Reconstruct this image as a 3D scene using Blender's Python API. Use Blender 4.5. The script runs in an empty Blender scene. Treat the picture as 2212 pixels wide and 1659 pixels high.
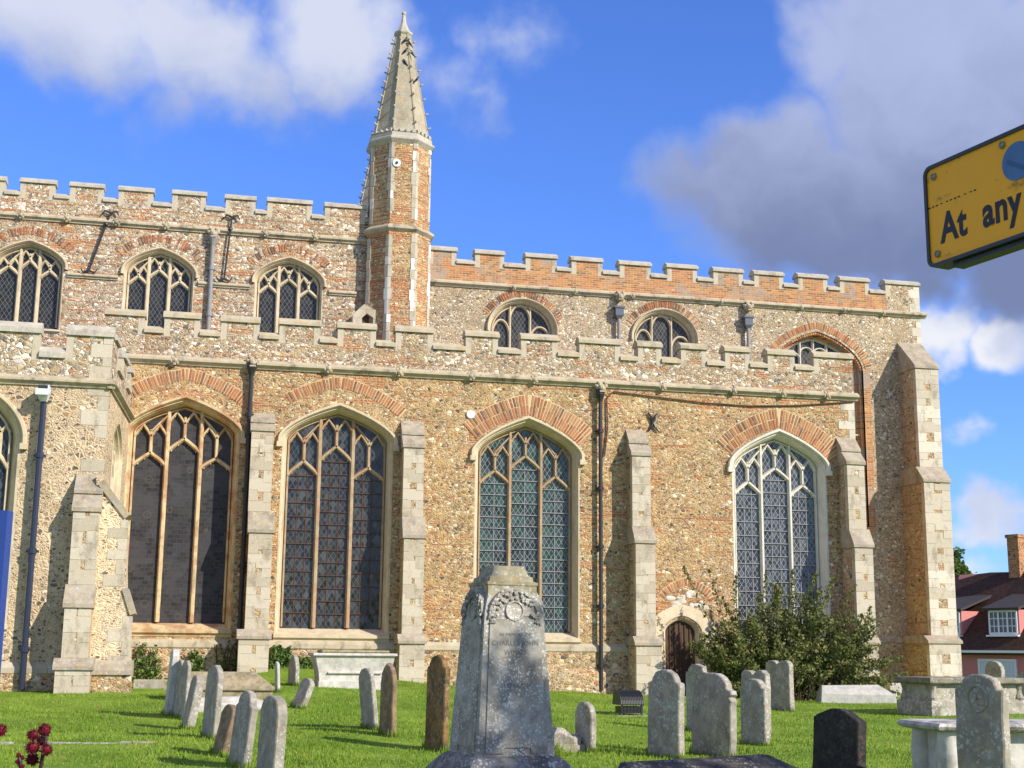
import bpy, bmesh, random
import numpy as np
from math import *
from mathutils import Vector, Matrix
from mathutils.geometry import tessellate_polygon

random.seed(7)
C = bpy.context.scene.collection
SC = bpy.context.scene
# ------------------------------------------------------------------ camera
PW, PH, FPX = 2212.0, 1659.0, 2942.56
PITCH, YAW, ROLL = 0.193639, 0.219374, 0.010164
EYE = Vector((0, 0, 1.6))
_f = Vector((sin(YAW)*cos(PITCH), cos(YAW)*cos(PITCH), sin(PITCH)))
_r = Vector((cos(YAW), -sin(YAW), 0)); _u = _r.cross(_f)
CR = _r*cos(ROLL) + _u*sin(ROLL); CU = -_r*sin(ROLL) + _u*cos(ROLL); CF = _f
cam = bpy.data.cameras.new('camera'); co = bpy.data.objects.new('camera', cam); C.objects.link(co)
cam.sensor_width = 36; cam.lens = 36*FPX/PW; cam.clip_start = 0.05; cam.clip_end = 5000
M4 = Matrix((CR, CU, -CF)).transposed().to_4x4(); M4.translation = EYE; co.matrix_world = M4
SC.camera = co

def ray(px, py):
    return (CR*((px-PW/2)/FPX) + CU*((PH/2-py)/FPX) + CF)
def onY(px, py, Y):
    d = ray(px, py); return EYE + d*((Y-EYE.y)/d.y)
def XY(px, py, Y):
    p = onY(px, py, Y); return p.x, p.z
def azel(px, py):
    d = ray(px, py).normalized(); return degrees(atan2(d.x, d.y)), degrees(asin(d.z))

# ------------------------------------------------------------------ view, sun, sky
SC.view_settings.view_transform = 'Standard'; SC.view_settings.look = 'None'
SC.view_settings.exposure = 0.30; SC.view_settings.gamma = 1.0
SUN_AZ, SUN_EL = 43.0, 30.0          # degrees east of the wall's normal, elevation
SDIR = Vector((sin(radians(SUN_AZ))*cos(radians(SUN_EL)), -cos(radians(SUN_AZ))*cos(radians(SUN_EL)), sin(radians(SUN_EL))))
sl = bpy.data.lights.new('sun', 'SUN'); so = bpy.data.objects.new('sun', sl); C.objects.link(so)
sl.energy = 5.0; sl.angle = radians(0.53); sl.color = (1.0, 0.93, 0.80)
so.rotation_euler = SDIR.to_track_quat('Z', 'Y').to_euler(); so.location = SDIR*60

class NT:
    """small node builder"""
    def __init__(s, tree): s.t = tree; s.n = tree.nodes; s.l = tree.links
    def add(s, typ, ins=None, **pr):
        nd = s.n.new(typ)
        for k, v in pr.items(): setattr(nd, k, v)
        for k, v in (ins or {}).items(): s.put(nd.inputs[k], v)
        return nd
    def put(s, sock, v):
        if isinstance(v, bpy.types.NodeSocket): s.l.new(v, sock)
        elif v is not None:
            if sock.type == 'RGBA' and len(v) == 3: v = (*v, 1)
            sock.default_value = v
    def m(s, op, a, b=None, c=None, clamp=False):
        nd = s.add('ShaderNodeMath', operation=op, use_clamp=clamp)
        s.put(nd.inputs[0], a)
        if b is not None: s.put(nd.inputs[1], b)
        if c is not None: s.put(nd.inputs[2], c)
        return nd.outputs[0]
    def vm(s, op, a, b=None, out=0):
        nd = s.add('ShaderNodeVectorMath', operation=op)
        s.put(nd.inputs[0], a)
        if b is not None:
            if op == 'SCALE': s.put(nd.inputs['Scale'], b)
            else: s.put(nd.inputs[1], b)
        return nd.outputs[out]
    def mix(s, f, a, b, mode='MIX'):
        nd = s.add('ShaderNodeMix', data_type='RGBA', blend_type=mode)
        s.put(nd.inputs[0], f); s.put(nd.inputs[6], a); s.put(nd.inputs[7], b)
        return nd.outputs[2]
    def ss(s, v, a, b):
        nd = s.add('ShaderNodeMapRange', interpolation_type='SMOOTHSTEP')
        s.put(nd.inputs[0], v); s.put(nd.inputs[1], a); s.put(nd.inputs[2], b)
        return nd.outputs[0]
    def lin(s, v, a, b, c, d):
        nd = s.add('ShaderNodeMapRange')
        for i, x in enumerate((v, a, b, c, d)): s.put(nd.inputs[i], x)
        return nd.outputs[0]
    def noise(s, vec, scale, detail=3, rough=.55, out=0, dist=0):
        nd = s.add('ShaderNodeTexNoise', {'Scale': scale, 'Detail': detail, 'Roughness': rough, 'Distortion': dist})
        if vec is not None: s.put(nd.inputs['Vector'], vec)
        return nd.outputs[out]
    def ramp(s, v, stops, interp='LINEAR'):
        nd = s.add('ShaderNodeValToRGB'); cr = nd.color_ramp; cr.interpolation = interp
        while len(cr.elements) > 1: cr.elements.remove(cr.elements[-1])
        cr.elements[0].position = stops[0][0]; cr.elements[0].color = (*stops[0][1], 1)
        for p, c in stops[1:]:
            e = cr.elements.new(p); e.color = (*c, 1)
        s.put(nd.inputs[0], v); return nd.outputs[0]

world = bpy.data.worlds.new('World'); SC.world = world; world.use_nodes = True
def build_sky():
    t = NT(world.node_tree); t.n.clear()
    sky = t.add('ShaderNodeTexSky', sky_type='NISHITA', sun_disc=False)
    sky.sun_elevation = radians(SUN_EL); sky.sun_rotation = radians(180-SUN_AZ)
    sky.air_density = 1.0; sky.dust_density = 0.3; sky.ozone_density = 3.0
    d = t.add('ShaderNodeTexCoord').outputs['Generated']
    sx = t.add('ShaderNodeSeparateXYZ', {0: d})
    az = t.m('MULTIPLY', t.m('ARCTAN2', sx.outputs[0], sx.outputs[1]), 180/pi)
    el = t.m('MULTIPLY', t.m('ARCSINE', sx.outputs[2]), 180/pi)
    p = t.add('ShaderNodeCombineXYZ', {0: az, 1: el}).outputs[0]
    w1 = t.vm('SCALE', t.vm('SUBTRACT', t.noise(p, .20, 4, .55, 1), (.5, .5, .5)), 5.5)
    pw = t.vm('ADD', p, w1)
    def blobs(lst, vec):
        acc = None
        for (x, y, ra, rb, rot, k) in lst:
            a, e = azel(x, y)
            mp = t.add('ShaderNodeMapping', {'Location': (a, e, 0), 'Rotation': (0, 0, radians(rot)), 'Scale': (ra, rb, 1)}, vector_type='TEXTURE')
            t.put(mp.inputs[0], vec)
            mp2 = t.vm('MULTIPLY', mp.outputs[0], (1, 1, 0))
            v = t.m('MULTIPLY', t.m('SUBTRACT', 1.0, t.vm('LENGTH', mp2, out=1)), k)
            acc = v if acc is None else t.m('MAXIMUM', acc, v)
        return acc
    left = [(150, 10, 9, 3.6, -8, 1), (430, 110, 6.5, 3.2, -20, 1), (720, 70, 4.2, 3.6, 0, 1), (400, 210, 3.5, 1.8, 20, .5),
            (960, 170, 3.0, 2.0, 0, .38), (1090, 60, 2.6, 1.4, -20, .3), (1050, 190, 2.0, 1.0, -30, .3)]
    right = [(2120, 230, 8, 6.0, 0, 1.3), (1900, 470, 9.0, 3.6, 0, 1.3), (1640, 380, 4.6, 3.4, 20, 1), (1790, 120, 2.6, 3.4, 0, .6), (1590, 290, 2.0, 2.0, 0, .6),
             (1500, 400, 2.6, 2.6, 0, .6), (2000, 60, 6, 5, 0, 1), (2300, 500, 6, 4, 0, 1.2)]
    low = [(2050, 690, 2.0, 1.8, 0, .9), (2180, 720, 1.9, 1.5, 0, .75), (2090, 900, 1.0, .8, 0, .25), (2140, 1090, 2.4, 1.4, 0, .7), (2060, 1200, 2.5, 1.2, 0, .6), (1500, 1130, 8, 1.0, 0, .4), (300, 1150, 8, 1.2, 0, .5)]
    # added clouds outside the view, tinted warm to lift the fill light
    back = t.m('MULTIPLY', t.ss(t.noise(d, 2.2, 5, .55), .44, .56), t.ss(t.m('ABSOLUTE', t.m('SUBTRACT', az, 14)), 32, 45))
    fine = t.m('MULTIPLY', t.m('SUBTRACT', t.noise(p, .5, 6, .55), .5), .7)
    aL = t.ss(t.m('ADD', blobs(left, pw), fine), -.06, .72)
    aR = t.ss(t.m('ADD', blobs(right, pw), t.m('MULTIPLY', fine, .4)), -.06, .48)
    aB = t.ss(t.m('ADD', blobs(low, pw), fine), .02, .5)
    cell = t.noise(pw, .22, 4, .5)
    # cloud tones
    eL = t.lin(el, azel(400, 260)[1], azel(400, 60)[1], 0, 1)
    colL = t.mix(t.ss(t.m('ADD', eL, t.m('MULTIPLY', t.m('SUBTRACT', cell, .5), 1.3)), -.1, 1.1), (.43, .49, .70), (.74, .78, .92))
    eR = t.lin(el, azel(1900, 620)[1], azel(1900, 60)[1], 0, 1)
    colR = t.mix(t.ss(t.m('ADD', eR, t.m('MULTIPLY', t.m('SUBTRACT', cell, .5), .9)), -.05, 1.05), (.20, .25, .43), (.46, .53, .80))
    edge = t.m('SUBTRACT', 1, t.ss(blobs(right, pw), .05, .42))
    colR = t.mix(t.m('MULTIPLY', edge, .45), colR, (.48, .56, .84))
    colB = t.mix(t.ss(cell, .35, .65), (.62, .68, .86), (.93, .94, .98))
    base = t.mix(1.0, sky.outputs[0], SKYTINT, 'MULTIPLY')
    base = t.vm('SCALE', base, SKYK)
    c = t.mix(t.m('MULTIPLY', aL, .92), base, colL)
    c = t.mix(t.m('MULTIPLY', aB, .95), c, colB)
    c = t.mix(t.m('MULTIPLY', aR, .97), c, colR)
    c = t.mix(t.m('MULTIPLY', back, .50), c, (.92, .81, .64))
    c = t.vm('SCALE', c, .80)
    # scale so that the Background strength itself stays in the usual range for this sky
    bg = t.add('ShaderNodeBackground', {'Color': t.vm('SCALE', c, 10.0), 'Strength': .1})
    out = t.add('ShaderNodeOutputWorld', {0: bg.outputs[0]})
SKYTINT = (.58, .84, 1.50); SKYK = .16
build_sky()

# ------------------------------------------------------------------ mesh helpers
class MB:
    def __init__(s): s.v = []; s.f = []; s.mi = []; s.cur = 0
    def add(s, vs, fs):
        o = len(s.v); s.v += [tuple(x) for x in vs]
        for f in fs: s.f.append([i+o for i in f]); s.mi.append(s.cur)
    def box(s, x0, x1, y0, y1, z0, z1, M=None):
        vs = [(x, y, z) for z in (z0, z1) for y in (y0, y1) for x in (x0, x1)]
        if M: vs = [M(*q) for q in vs]
        s.add(vs, [(0, 2, 3, 1), (4, 5, 7, 6), (0, 1, 5, 4), (2, 6, 7, 3), (0, 4, 6, 2), (1, 3, 7, 5)])
    def obox(s, c, ax, ay, az):
        c = Vector(c); vs = [c + ax*i + ay*j + az*k for k in (-1, 1) for j in (-1, 1) for i in (-1, 1)]
        s.add(vs, [(0, 2, 3, 1), (4, 5, 7, 6), (0, 1, 5, 4), (2, 6, 7, 3), (0, 4, 6, 2), (1, 3, 7, 5)])
    def loft(s, loops, closed=False, caps=False):
        n = len(loops[0]); vs = [q for L in loops for q in L]; fs = []
        for k in range(len(loops)-1):
            for i in range(n if closed else n-1):
                j = (i+1) % n; fs.append((k*n+i, k*n+j, (k+1)*n+j, (k+1)*n+i))
        if caps: fs.append(tuple(range(n))[::-1]); fs.append(tuple(range((len(loops)-1)*n, len(loops)*n)))
        s.add(vs, fs)
    def extr(s, M, prof, u0, u1):          # prof [(d,z)] extruded along u
        s.loft([[M(u0, d, z) for d, z in prof], [M(u1, d, z) for d, z in prof]], True, True)
    def plate(s, M, outer, holes, d0, d1):
        loops = [outer]+holes; flat = [q for L in loops for q in L]
        tri = tessellate_polygon([[Vector((u, z, 0)) for u, z in L] for L in loops])
        n = len(flat); vs = [M(u, d0, z) for u, z in flat]+[M(u, d1, z) for u, z in flat]
        fs = [tuple(t) for t in tri]+[tuple(i+n for i in t[::-1]) for t in tri]
        o = 0
        for L in loops:
            k = len(L)
            for i in range(k):
                a, b = o+i, o+(i+1) % k; fs.append((a, b, b+n, a+n))
            o += k
        s.add(vs, fs)
    def tube(s, pts, rad, n=8, cap=True):
        pts = [Vector(p) for p in pts]
        rad = rad if isinstance(rad, (list, tuple)) else [rad]*len(pts)
        loops = []
        prev = None
        for i, p in enumerate(pts):
            t = (pts[min(i+1, len(pts)-1)]-pts[max(i-1, 0)]).normalized()
            a = Vector((0, 0, 1)) if abs(t.z) < .9 else Vector((1, 0, 0))
            if prev is not None: a = prev
            x = (a - t*a.dot(t)).normalized(); y = t.cross(x); prev = x
            loops.append([p+(x*cos(2*pi*k/n)+y*sin(2*pi*k/n))*rad[i] for k in range(n)])
        s.loft(loops, True, cap)
    def lathe(s, prof, n=12, c=(0, 0, 0), rot=0):
        loops = [[(c[0]+r*cos(2*pi*k/n+rot), c[1]+r*sin(2*pi*k/n+rot), c[2]+z) for k in range(n)] for r, z in prof]
        s.loft(loops, True, True)
    def ball(s, c, r, n=10, m=6, sc=(1, 1, 1)):
        s.lathe2(c, [(r*sin(pi*k/m), -r*cos(pi*k/m)) for k in range(m+1)], n, sc)
    def lathe2(s, c, prof, n, sc):
        loops = [[(c[0]+max(r, 1e-4)*cos(2*pi*k/n)*sc[0], c[1]+max(r, 1e-4)*sin(2*pi*k/n)*sc[1], c[2]+z*sc[2]) for k in range(n)] for r, z in prof]
        s.loft(loops, True, True)
    def build(s, name, mats, parent=None, smooth=False, recalc=True):
        me = bpy.data.meshes.new(name); me.from_pydata(s.v, [], s.f)
        mats = mats if isinstance(mats, (list, tuple)) else [mats]
        for m in mats: me.materials.append(m)
        me.polygons.foreach_set('material_index', s.mi)
        if recalc:
            bm = bmesh.new(); bm.from_mesh(me); bmesh.ops.recalc_face_normals(bm, faces=bm.faces); bm.to_mesh(me); bm.free()
        if smooth: me.polygons.foreach_set('use_smooth', [True]*len(me.polygons))
        me.update()
        o = bpy.data.objects.new(name, me); C.objects.link(o)
        if parent is not None: o.parent = parent
        return o

def npmesh(name, verts, faces, mat, parent=None, attr=None):
    """fast mesh from arrays: verts (n,3), faces (m,k)"""
    me = bpy.data.meshes.new(name); k = faces.shape[1]
    me.vertices.add(len(verts)); me.vertices.foreach_set('co', verts.astype(np.float32).ravel())
    me.loops.add(faces.size); me.loops.foreach_set('vertex_index', faces.astype(np.int32).ravel())
    me.polygons.add(len(faces)); me.polygons.foreach_set('loop_start', np.arange(0, faces.size, k, dtype=np.int32))
    me.update(calc_edges=True); me.materials.append(mat)
    o = bpy.data.objects.new(name, me); C.objects.link(o)
    if parent is not None: o.parent = parent
    return o

def tag(o, label=None, cat=None, group=None, kind=None):
    if label: o['label'] = label
    if cat: o['category'] = cat
    if group: o['group'] = group
    if kind: o['kind'] = kind
    return o
def thing(name, label, cat, loc=(0, 0, 0), rz=0, group=None):
    o = bpy.data.objects.new(name, None); C.objects.link(o); o.empty_display_size = .3
    o.location = loc; o.rotation_euler = (0, 0, rz); return tag(o, label, cat, group)

# ------------------------------------------------------------------ materials
def newmat(name):
    m = bpy.data.materials.new(name); m.use_nodes = True; t = NT(m.node_tree); t.n.clear()
    b = t.add('ShaderNodeBsdfPrincipled'); t.add('ShaderNodeOutputMaterial', {0: b.outputs[0]})
    t.b = b; b.inputs['Roughness'].default_value = .85
    b.inputs['Specular IOR Level'].default_value = .25
    return m, t
def objvec(t, jitter=False):
    v = t.add('ShaderNodeTexCoord').outputs['Object']
    if jitter:
        r = t.add('ShaderNodeObjectInfo').outputs['Random']
        v = t.vm('ADD', v, t.add('ShaderNodeCombineXYZ', {0: t.m('MULTIPLY', r, 37.0), 1: t.m('MULTIPLY', r, 91.0), 2: t.m('MULTIPLY', r, 13.0)}).outputs[0])
    return v
def bump(t, h, strength=.5, dist=.03):
    b = t.add('ShaderNodeBump', {'Height': h, 'Strength': strength, 'Distance': dist}); t.put(t.b.inputs['Normal'], b.outputs[0])
def uvz(t, v):
    s = t.add('ShaderNodeSeparateXYZ', {0: v})
    return t.add('ShaderNodeCombineXYZ', {0: t.m('ADD', s.outputs[0], s.outputs[1]), 1: s.outputs[2]}).outputs[0]

RED1, RED2 = (.52, .19, .07), (.30, .085, .035)
def brickcol(t, uv, rows=.075, w=.23, mort=(.50, .38, .22), c1=RED1, c2=RED2, ms=.014):
    b = t.add('ShaderNodeTexBrick', {'Vector': uv, 'Color1': c1, 'Color2': c2, 'Mortar': mort, 'Scale': 1.0, 'Mortar Size': ms, 'Mortar Smooth': .3, 'Bias': -.1, 'Brick Width': w, 'Row Height': rows})
    return b.outputs[0], b.outputs[1]

PAL_WARM = [(0, (.50, .36, .18)), (.18, (.40, .25, .105)), (.36, (.62, .50, .32)), (.50, (.30, .17, .075)), (.62, (.52, .39, .21)), (.72, (.70, .63, .51)), (.82, (.22, .165, .12)), (.89, (.085, .08, .085)), (.95, (.40, .14, .055))]
PAL_GREY = [(0, (.48, .39, .27)), (.18, (.38, .29, .18)), (.34, (.74, .69, .60)), (.48, (.28, .235, .19)), (.60, (.46, .34, .19)), (.72, (.13, .125, .13)), (.82, (.80, .77, .70)), (.94, (.36, .17, .08))]
PAL_DARK = [(0, (.48, .36, .20)), (.16, (.10, .09, .085)), (.34, (.40, .23, .10)), (.50, (.18, .155, .14)), (.62, (.60, .50, .35)), (.78, (.12, .105, .10)), (.88, (.75, .69, .58))]
def flint(name, scale=11, mortar=(.60, .46, .27), pal=PAL_WARM, red=.56, cover=.07, seed=0., redrow=.075, stain=.2, squash=1.5, bmp=.55, lines=.5):
    m, t = newmat(name); v = objvec(t)
    v = t.vm('ADD', v, (seed, seed*1.7, seed*.6))
    wv = t.vm('ADD', v, t.vm('SCALE', t.vm('SUBTRACT', t.noise(v, 7, 2, .5, 1), (.5, .5, .5)), .07))
    sv = t.vm('MULTIPLY', wv, (1, 1, squash))
    sel = t.ss(t.noise(v, 2.8, 3, .6), .47, .53)
    def cells(sc):
        f1 = t.add('ShaderNodeTexVoronoi', {'Vector': sv, 'Scale': sc}); fe = t.add('ShaderNodeTexVoronoi', {'Vector': sv, 'Scale': sc}, feature='DISTANCE_TO_EDGE')
        return f1.outputs['Color'], fe.outputs['Distance']
    ca, da = cells(scale*.70); cb, db = cells(scale*1.35)
    cc = t.mix(sel, ca, cb); dd = t.m('ADD', t.m('MULTIPLY', da, t.m('SUBTRACT', 1, sel)), t.m('MULTIPLY', db, sel))
    cs = t.add('ShaderNodeSeparateColor', {0: cc})
    col = t.ramp(cs.outputs[0], pal, 'CONSTANT')
    col = t.mix(1, col, t.add('ShaderNodeCombineColor', {i: t.lin(cs.outputs[1], 0, 1, .68, 1.2) for i in range(3)}).outputs[0], 'MULTIPLY')
    big = t.noise(v, .55, 3, .55); mid = t.noise(v, 1.3, 5, .65); fn = t.noise(v, 30, 2, .6)
    thr = t.m('ADD', cover, t.m('MULTIPLY', t.m('SUBTRACT', mid, .5), .46))
    thr = t.m('ADD', thr, t.m('MULTIPLY', t.m('SUBTRACT', cs.outputs[2], .5), .16))
    msk = t.ss(dd, thr, t.m('ADD', thr, .05))
    mo = t.mix(t.noise(v, 8, 4, .65), tuple(x*.66 for x in mortar), tuple(min(1, x*1.22) for x in mortar))
    base = t.mix(msk, mo, col)
    uv = uvz(t, v)
    # thin tile and brick courses
    q = t.add('ShaderNodeSeparateXYZ', {0: v})
    zc = t.m('ADD', t.m('MULTIPLY', q.outputs[2], 3.1), t.m('MULTIPLY', t.noise(t.vm('MULTIPLY', v, (.5, .5, .5)), 1.0, 3), .9))
    fr = t.m('FRACT', zc); row = t.m('FLOOR', zc)
    rown = t.noise(t.add('ShaderNodeCombineXYZ', {0: t.m('MULTIPLY', t.m('ADD', q.outputs[0], q.outputs[1]), .55), 1: t.m('MULTIPLY', row, 7.31)}).outputs[0], 1.0, 4, .65)
    line = t.m('MULTIPLY', t.m('LESS_THAN', fr, .14), t.m('GREATER_THAN', rown, 1.03-lines))
    line = t.m('MULTIPLY', line, t.m('GREATER_THAN', t.noise(v, 9, 2), .42))
    bc, bf = brickcol(t, t.vm('ADD', uv, t.vm('SCALE', t.vm('SUBTRACT', t.noise(v, 3, 2, .5, 1), (.5, .5, .5)), .03)), rows=redrow)
    st = t.vm('MULTIPLY', uv, (.55, 4.6, 1))
    rm = t.m('ADD', t.m('MULTIPLY', t.noise(st, 1.0, 4, .62), .62), t.m('MULTIPLY', big, .38))
    rmask = t.m('MULTIPLY', t.ss(rm, red, red+.018), t.m('GREATER_THAN', t.noise(v, 6, 2), .43))
    base = t.mix(rmask, base, bc)
    base = t.mix(t.m('MULTIPLY', line, .9), base, t.mix(t.noise(v, 11, 2), (.20, .075, .04), (.52, .24, .11)))
    tone = t.lin(t.noise(v, .9, 5, .62), .3, .7, 1-stain, 1+stain*.5)
    base = t.mix(1, base, t.add('ShaderNodeCombineColor', {i: tone for i in range(3)}).outputs[0], 'MULTIPLY')
    base = t.mix(t.m('MULTIPLY', t.m('SUBTRACT', fn, .45), .5), base, (.9, .8, .62))
    base = t.mix(1, base, (1.0, .945, .885), 'MULTIPLY')
    t.put(t.b.inputs[0], base)
    h = t.m('ADD', t.m('MULTIPLY', t.ss(dd, 0, .22), 1.0), t.m('MULTIPLY', fn, .5))
    bump(t, h, bmp, .04)
    return m
def limestone(name, c1=(.56, .47, .33), c2=(.68, .60, .46), joints=(.62, .31), lichen=.2, dirt=.35, orange=.0, seed=0., jit=False, rust=.0, scale=1.0):
    m, t = newmat(name); v = objvec(t, jit); v = t.vm('ADD', v, (seed, seed, seed*.3))
    n1 = t.noise(v, 3.0*scale, 5, .65); n2 = t.noise(v, 14*scale, 4, .65); n3 = t.noise(v, 40, 2, .6)
    col = t.mix(t.ss(n1, .3, .7), c1, c2)
    if joints:
        b = t.add('ShaderNodeTexBrick', {'Vector': uvz(t, v), 'Color1': (1, 1, 1), 'Color2': (.80, .78, .74), 'Mortar': (.50, .43, .34), 'Scale': 1.0, 'Mortar Size': .008, 'Mortar Smooth': .2, 'Brick Width': joints[0], 'Row Height': joints[1]})
        col = t.mix(.9, col, b.outputs[0], 'MULTIPLY')
    col = t.mix(t.m('MULTIPLY', t.ss(t.noise(t.vm('MULTIPLY', v, (1, 1, .4)), 2.4, 6, .7), .50, .68), dirt), col, (.15, .125, .09))
    if rust: col = t.mix(t.m('MULTIPLY', t.ss(t.noise(v, 2.3, 4, .6), .45, .62), rust), col, (.40, .20, .09))
    if lichen: col = t.mix(t.m('MULTIPLY', t.ss(n2, .58, .64), lichen), col, (.62, .60, .54))
    if orange: col = t.mix(t.m('MULTIPLY', t.ss(t.noise(v, 7, 4, .7), .53, .60), orange), col, (.52, .34, .09))
    t.put(t.b.inputs[0], col); bump(t, t.m('ADD', n2, t.m('MULTIPLY', n3, .6)), .45, .02)
    return m
def gravestone(name, c1, c2, white=.5, orange=.25, dark=.3, wscale=26):
    m, t = newmat(name); v = objvec(t, True)
    n = t.noise(v, 5, 5, .65)
    col = t.mix(t.ss(n, .35, .65), c1, c2)
    col = t.mix(t.m('MULTIPLY', t.ss(t.noise(v, 2.6, 5, .7), .50, .68), dark), col, tuple(x*.3 for x in c1))
    vo = t.add('ShaderNodeTexVoronoi', {'Vector': t.vm('ADD', v, t.vm('SCALE', t.noise(v, 12, 2, .5, 1), .05)), 'Scale': wscale})
    rr = t.add('ShaderNodeSeparateColor', {0: vo.outputs['Color']}).outputs[0]
    spot = t.m('MULTIPLY', t.m('LESS_THAN', vo.outputs['Distance'], t.m('MULTIPLY', rr, .62)), t.ss(t.noise(v, 3.2, 3, .6), .38, .58))
    col = t.mix(t.m('MULTIPLY', spot, white), col, (.60, .60, .57))
    col = t.mix(t.m('MULTIPLY', t.ss(t.noise(v, 9, 5, .7), .56, .63), orange), col, (.36, .20, .06))
    t.put(t.b.inputs[0], col)
    bump(t, t.m('ADD', t.noise(v, 22, 4, .65), t.m('MULTIPLY', spot, .35)), .5, .012)
    return m
def plain(name, col, rough=.6, metal=0., var=.2, spec=.3, bs=.15, scale=20):
    m, t = newmat(name); v = objvec(t)
    n = t.noise(v, scale, 4, .6)
    t.put(t.b.inputs[0], t.mix(n, tuple(x*(1-var) for x in col), tuple(min(1, x*(1+var)) for x in col)))
    t.b.inputs['Roughness'].default_value = rough; t.b.inputs['Metallic'].default_value = metal
    t.b.inputs['Specular IOR Level'].default_value = spec
    if bs: bump(t, n, bs, .01)
    return m
def voussoir(name, c=((.56, .24, .09), (.33, .10, .04), (.62, .31, .13), (.20, .10, .07))):
    m, t = newmat(name); v = objvec(t)
    r = t.add('ShaderNodeNewGeometry').outputs['Random Per Island']
    col = t.ramp(r, [(0, c[0]), (.35, c[1]), (.6, c[2]), (.88, c[3])])
    col = t.mix(t.m('MULTIPLY', t.ss(t.noise(v, 9, 4, .65), .5, .7), .55), col, (.46, .36, .24))
    t.put(t.b.inputs[0], col); bump(t, t.noise(v, 40, 3), .5, .01); return m
def quoinmat(name, c1, c2, c3, new=None):
    m, t = newmat(name); v = objvec(t)
    r = t.add('ShaderNodeNewGeometry').outputs['Random Per Island']
    col = t.ramp(r, [(0, c1), (.5, c2), (1, c3)] if new is None else [(0, c1), (new-.01, c2), (new, (.78, .75, .68)), (1, (.82, .80, .74))])
    col = t.mix(t.m('MULTIPLY', t.ss(t.noise(t.vm('MULTIPLY', v, (1, 1, .45)), 3.0, 6, .7), .50, .66), .55), col, (.19, .155, .11))
    col = t.mix(t.m('MULTIPLY', t.ss(t.noise(v, 16, 4, .7), .56, .62), .35), col, (.66, .63, .55))
    t.put(t.b.inputs[0], col); bump(t, t.noise(v, 24, 4, .65), .45, .015); return m
def glassmat(name, s=.15, lead=(.34, .36, .38), dark=(.018, .022, .028), lw=.055, tint=(.03, .05, .05), var=.5, rough=.12, green=0.):
    m, t = newmat(name); v = objvec(t); v = t.vm('ADD', v, t.vm('SCALE', t.vm('SUBTRACT', t.noise(v, 2.2, 3, .55, 1), (.5, .5, .5)), .05))
    q = t.add('ShaderNodeSeparateXYZ', {0: v})
    uu = t.m('ADD', q.outputs[0], q.outputs[1])
    u = t.m('DIVIDE', uu, s); w = t.m('DIVIDE', q.outputs[2], s*1.55)
    a = t.m('ADD', u, w); b = t.m('SUBTRACT', u, w)
    fa, fb = t.m('FRACT', a), t.m('FRACT', b)
    da = t.m('MINIMUM', fa, t.m('SUBTRACT', 1, fa)); db = t.m('MINIMUM', fb, t.m('SUBTRACT', 1, fb))
    ln = t.m('LESS_THAN', t.m('MINIMUM', da, db), lw)
    wn = t.add('ShaderNodeTexWhiteNoise', {0: t.add('ShaderNodeCombineXYZ', {0: t.m('FLOOR', a), 1: t.m('FLOOR', b)}).outputs[0]}, noise_dimensions='2D')
    pane = t.mix(t.m('POWER', wn.outputs[0], 2.2), dark, tint)
    if green: pane = t.mix(t.m('MULTIPLY', t.ss(t.noise(v, 1.1, 4, .65), .45, .62), green), pane, (.03, .13, .075))  # green patches painted into the panes as reflected foliage
    t.put(t.b.inputs[0], t.mix(ln, pane, lead))
    t.put(t.b.inputs['Roughness'], t.mix(ln, (rough,)*3, (.6,)*3)); t.b.inputs['Specular IOR Level'].default_value = .36
    nv = t.vm('SUBTRACT', wn.outputs[1], (.5, .5, .5))
    geo = t.add('ShaderNodeNewGeometry').outputs['Normal']
    nn = t.vm('NORMALIZE', t.vm('ADD', geo, t.vm('SCALE', nv, var*.22)))
    t.put(t.b.inputs['Normal'], nn)
    return m
def stainedglass(name):
    m, t = newmat(name); v = objvec(t)
    uv = uvz(t, t.vm('ADD', v, t.vm('SCALE', t.vm('SUBTRACT', t.noise(v, 1.6, 2, .5, 1), (.5, .5, .5)), .16)))
    b = t.add('ShaderNodeTexBrick', {'Vector': uv, 'Color1': (.014, .014, .017), 'Color2': (.042, .040, .044), 'Mortar': (.055, .052, .05), 'Scale': 1.0, 'Mortar Size': .007, 'Brick Width': .19, 'Row Height': .12})
    pt_ = t.ss(t.noise(v, 1.5, 3, .6), .47, .56)
    col = t.mix(t.m('MULTIPLY', pt_, .55), b.outputs[0], (.062, .060, .066))
    vo = t.add('ShaderNodeTexVoronoi', {'Vector': v, 'Scale': 1.7}); rg = t.m('ABSOLUTE', t.m('SUBTRACT', vo.outputs['Distance'], .17))
    col = t.mix(t.m('MULTIPLY', t.m('LESS_THAN', rg, .022), .6), col, (.10, .085, .06))
    col = t.mix(t.m('LESS_THAN', vo.outputs['Distance'], .035), col, (.11, .05, .035))
    q = t.add('ShaderNodeSeparateXYZ', {0: v})
    g = t.m('FRACT', t.m('MULTIPLY', q.outputs[0], 42)); g2 = t.m('FRACT', t.m('MULTIPLY', q.outputs[2], 42))
    col = t.mix(t.m('MULTIPLY', t.m('LESS_THAN', t.m('MINIMUM', g, g2), .3), .25), col, (.07, .067, .066))
    t.put(t.b.inputs[0], col); t.b.inputs['Roughness'].default_value = .55; return m
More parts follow.
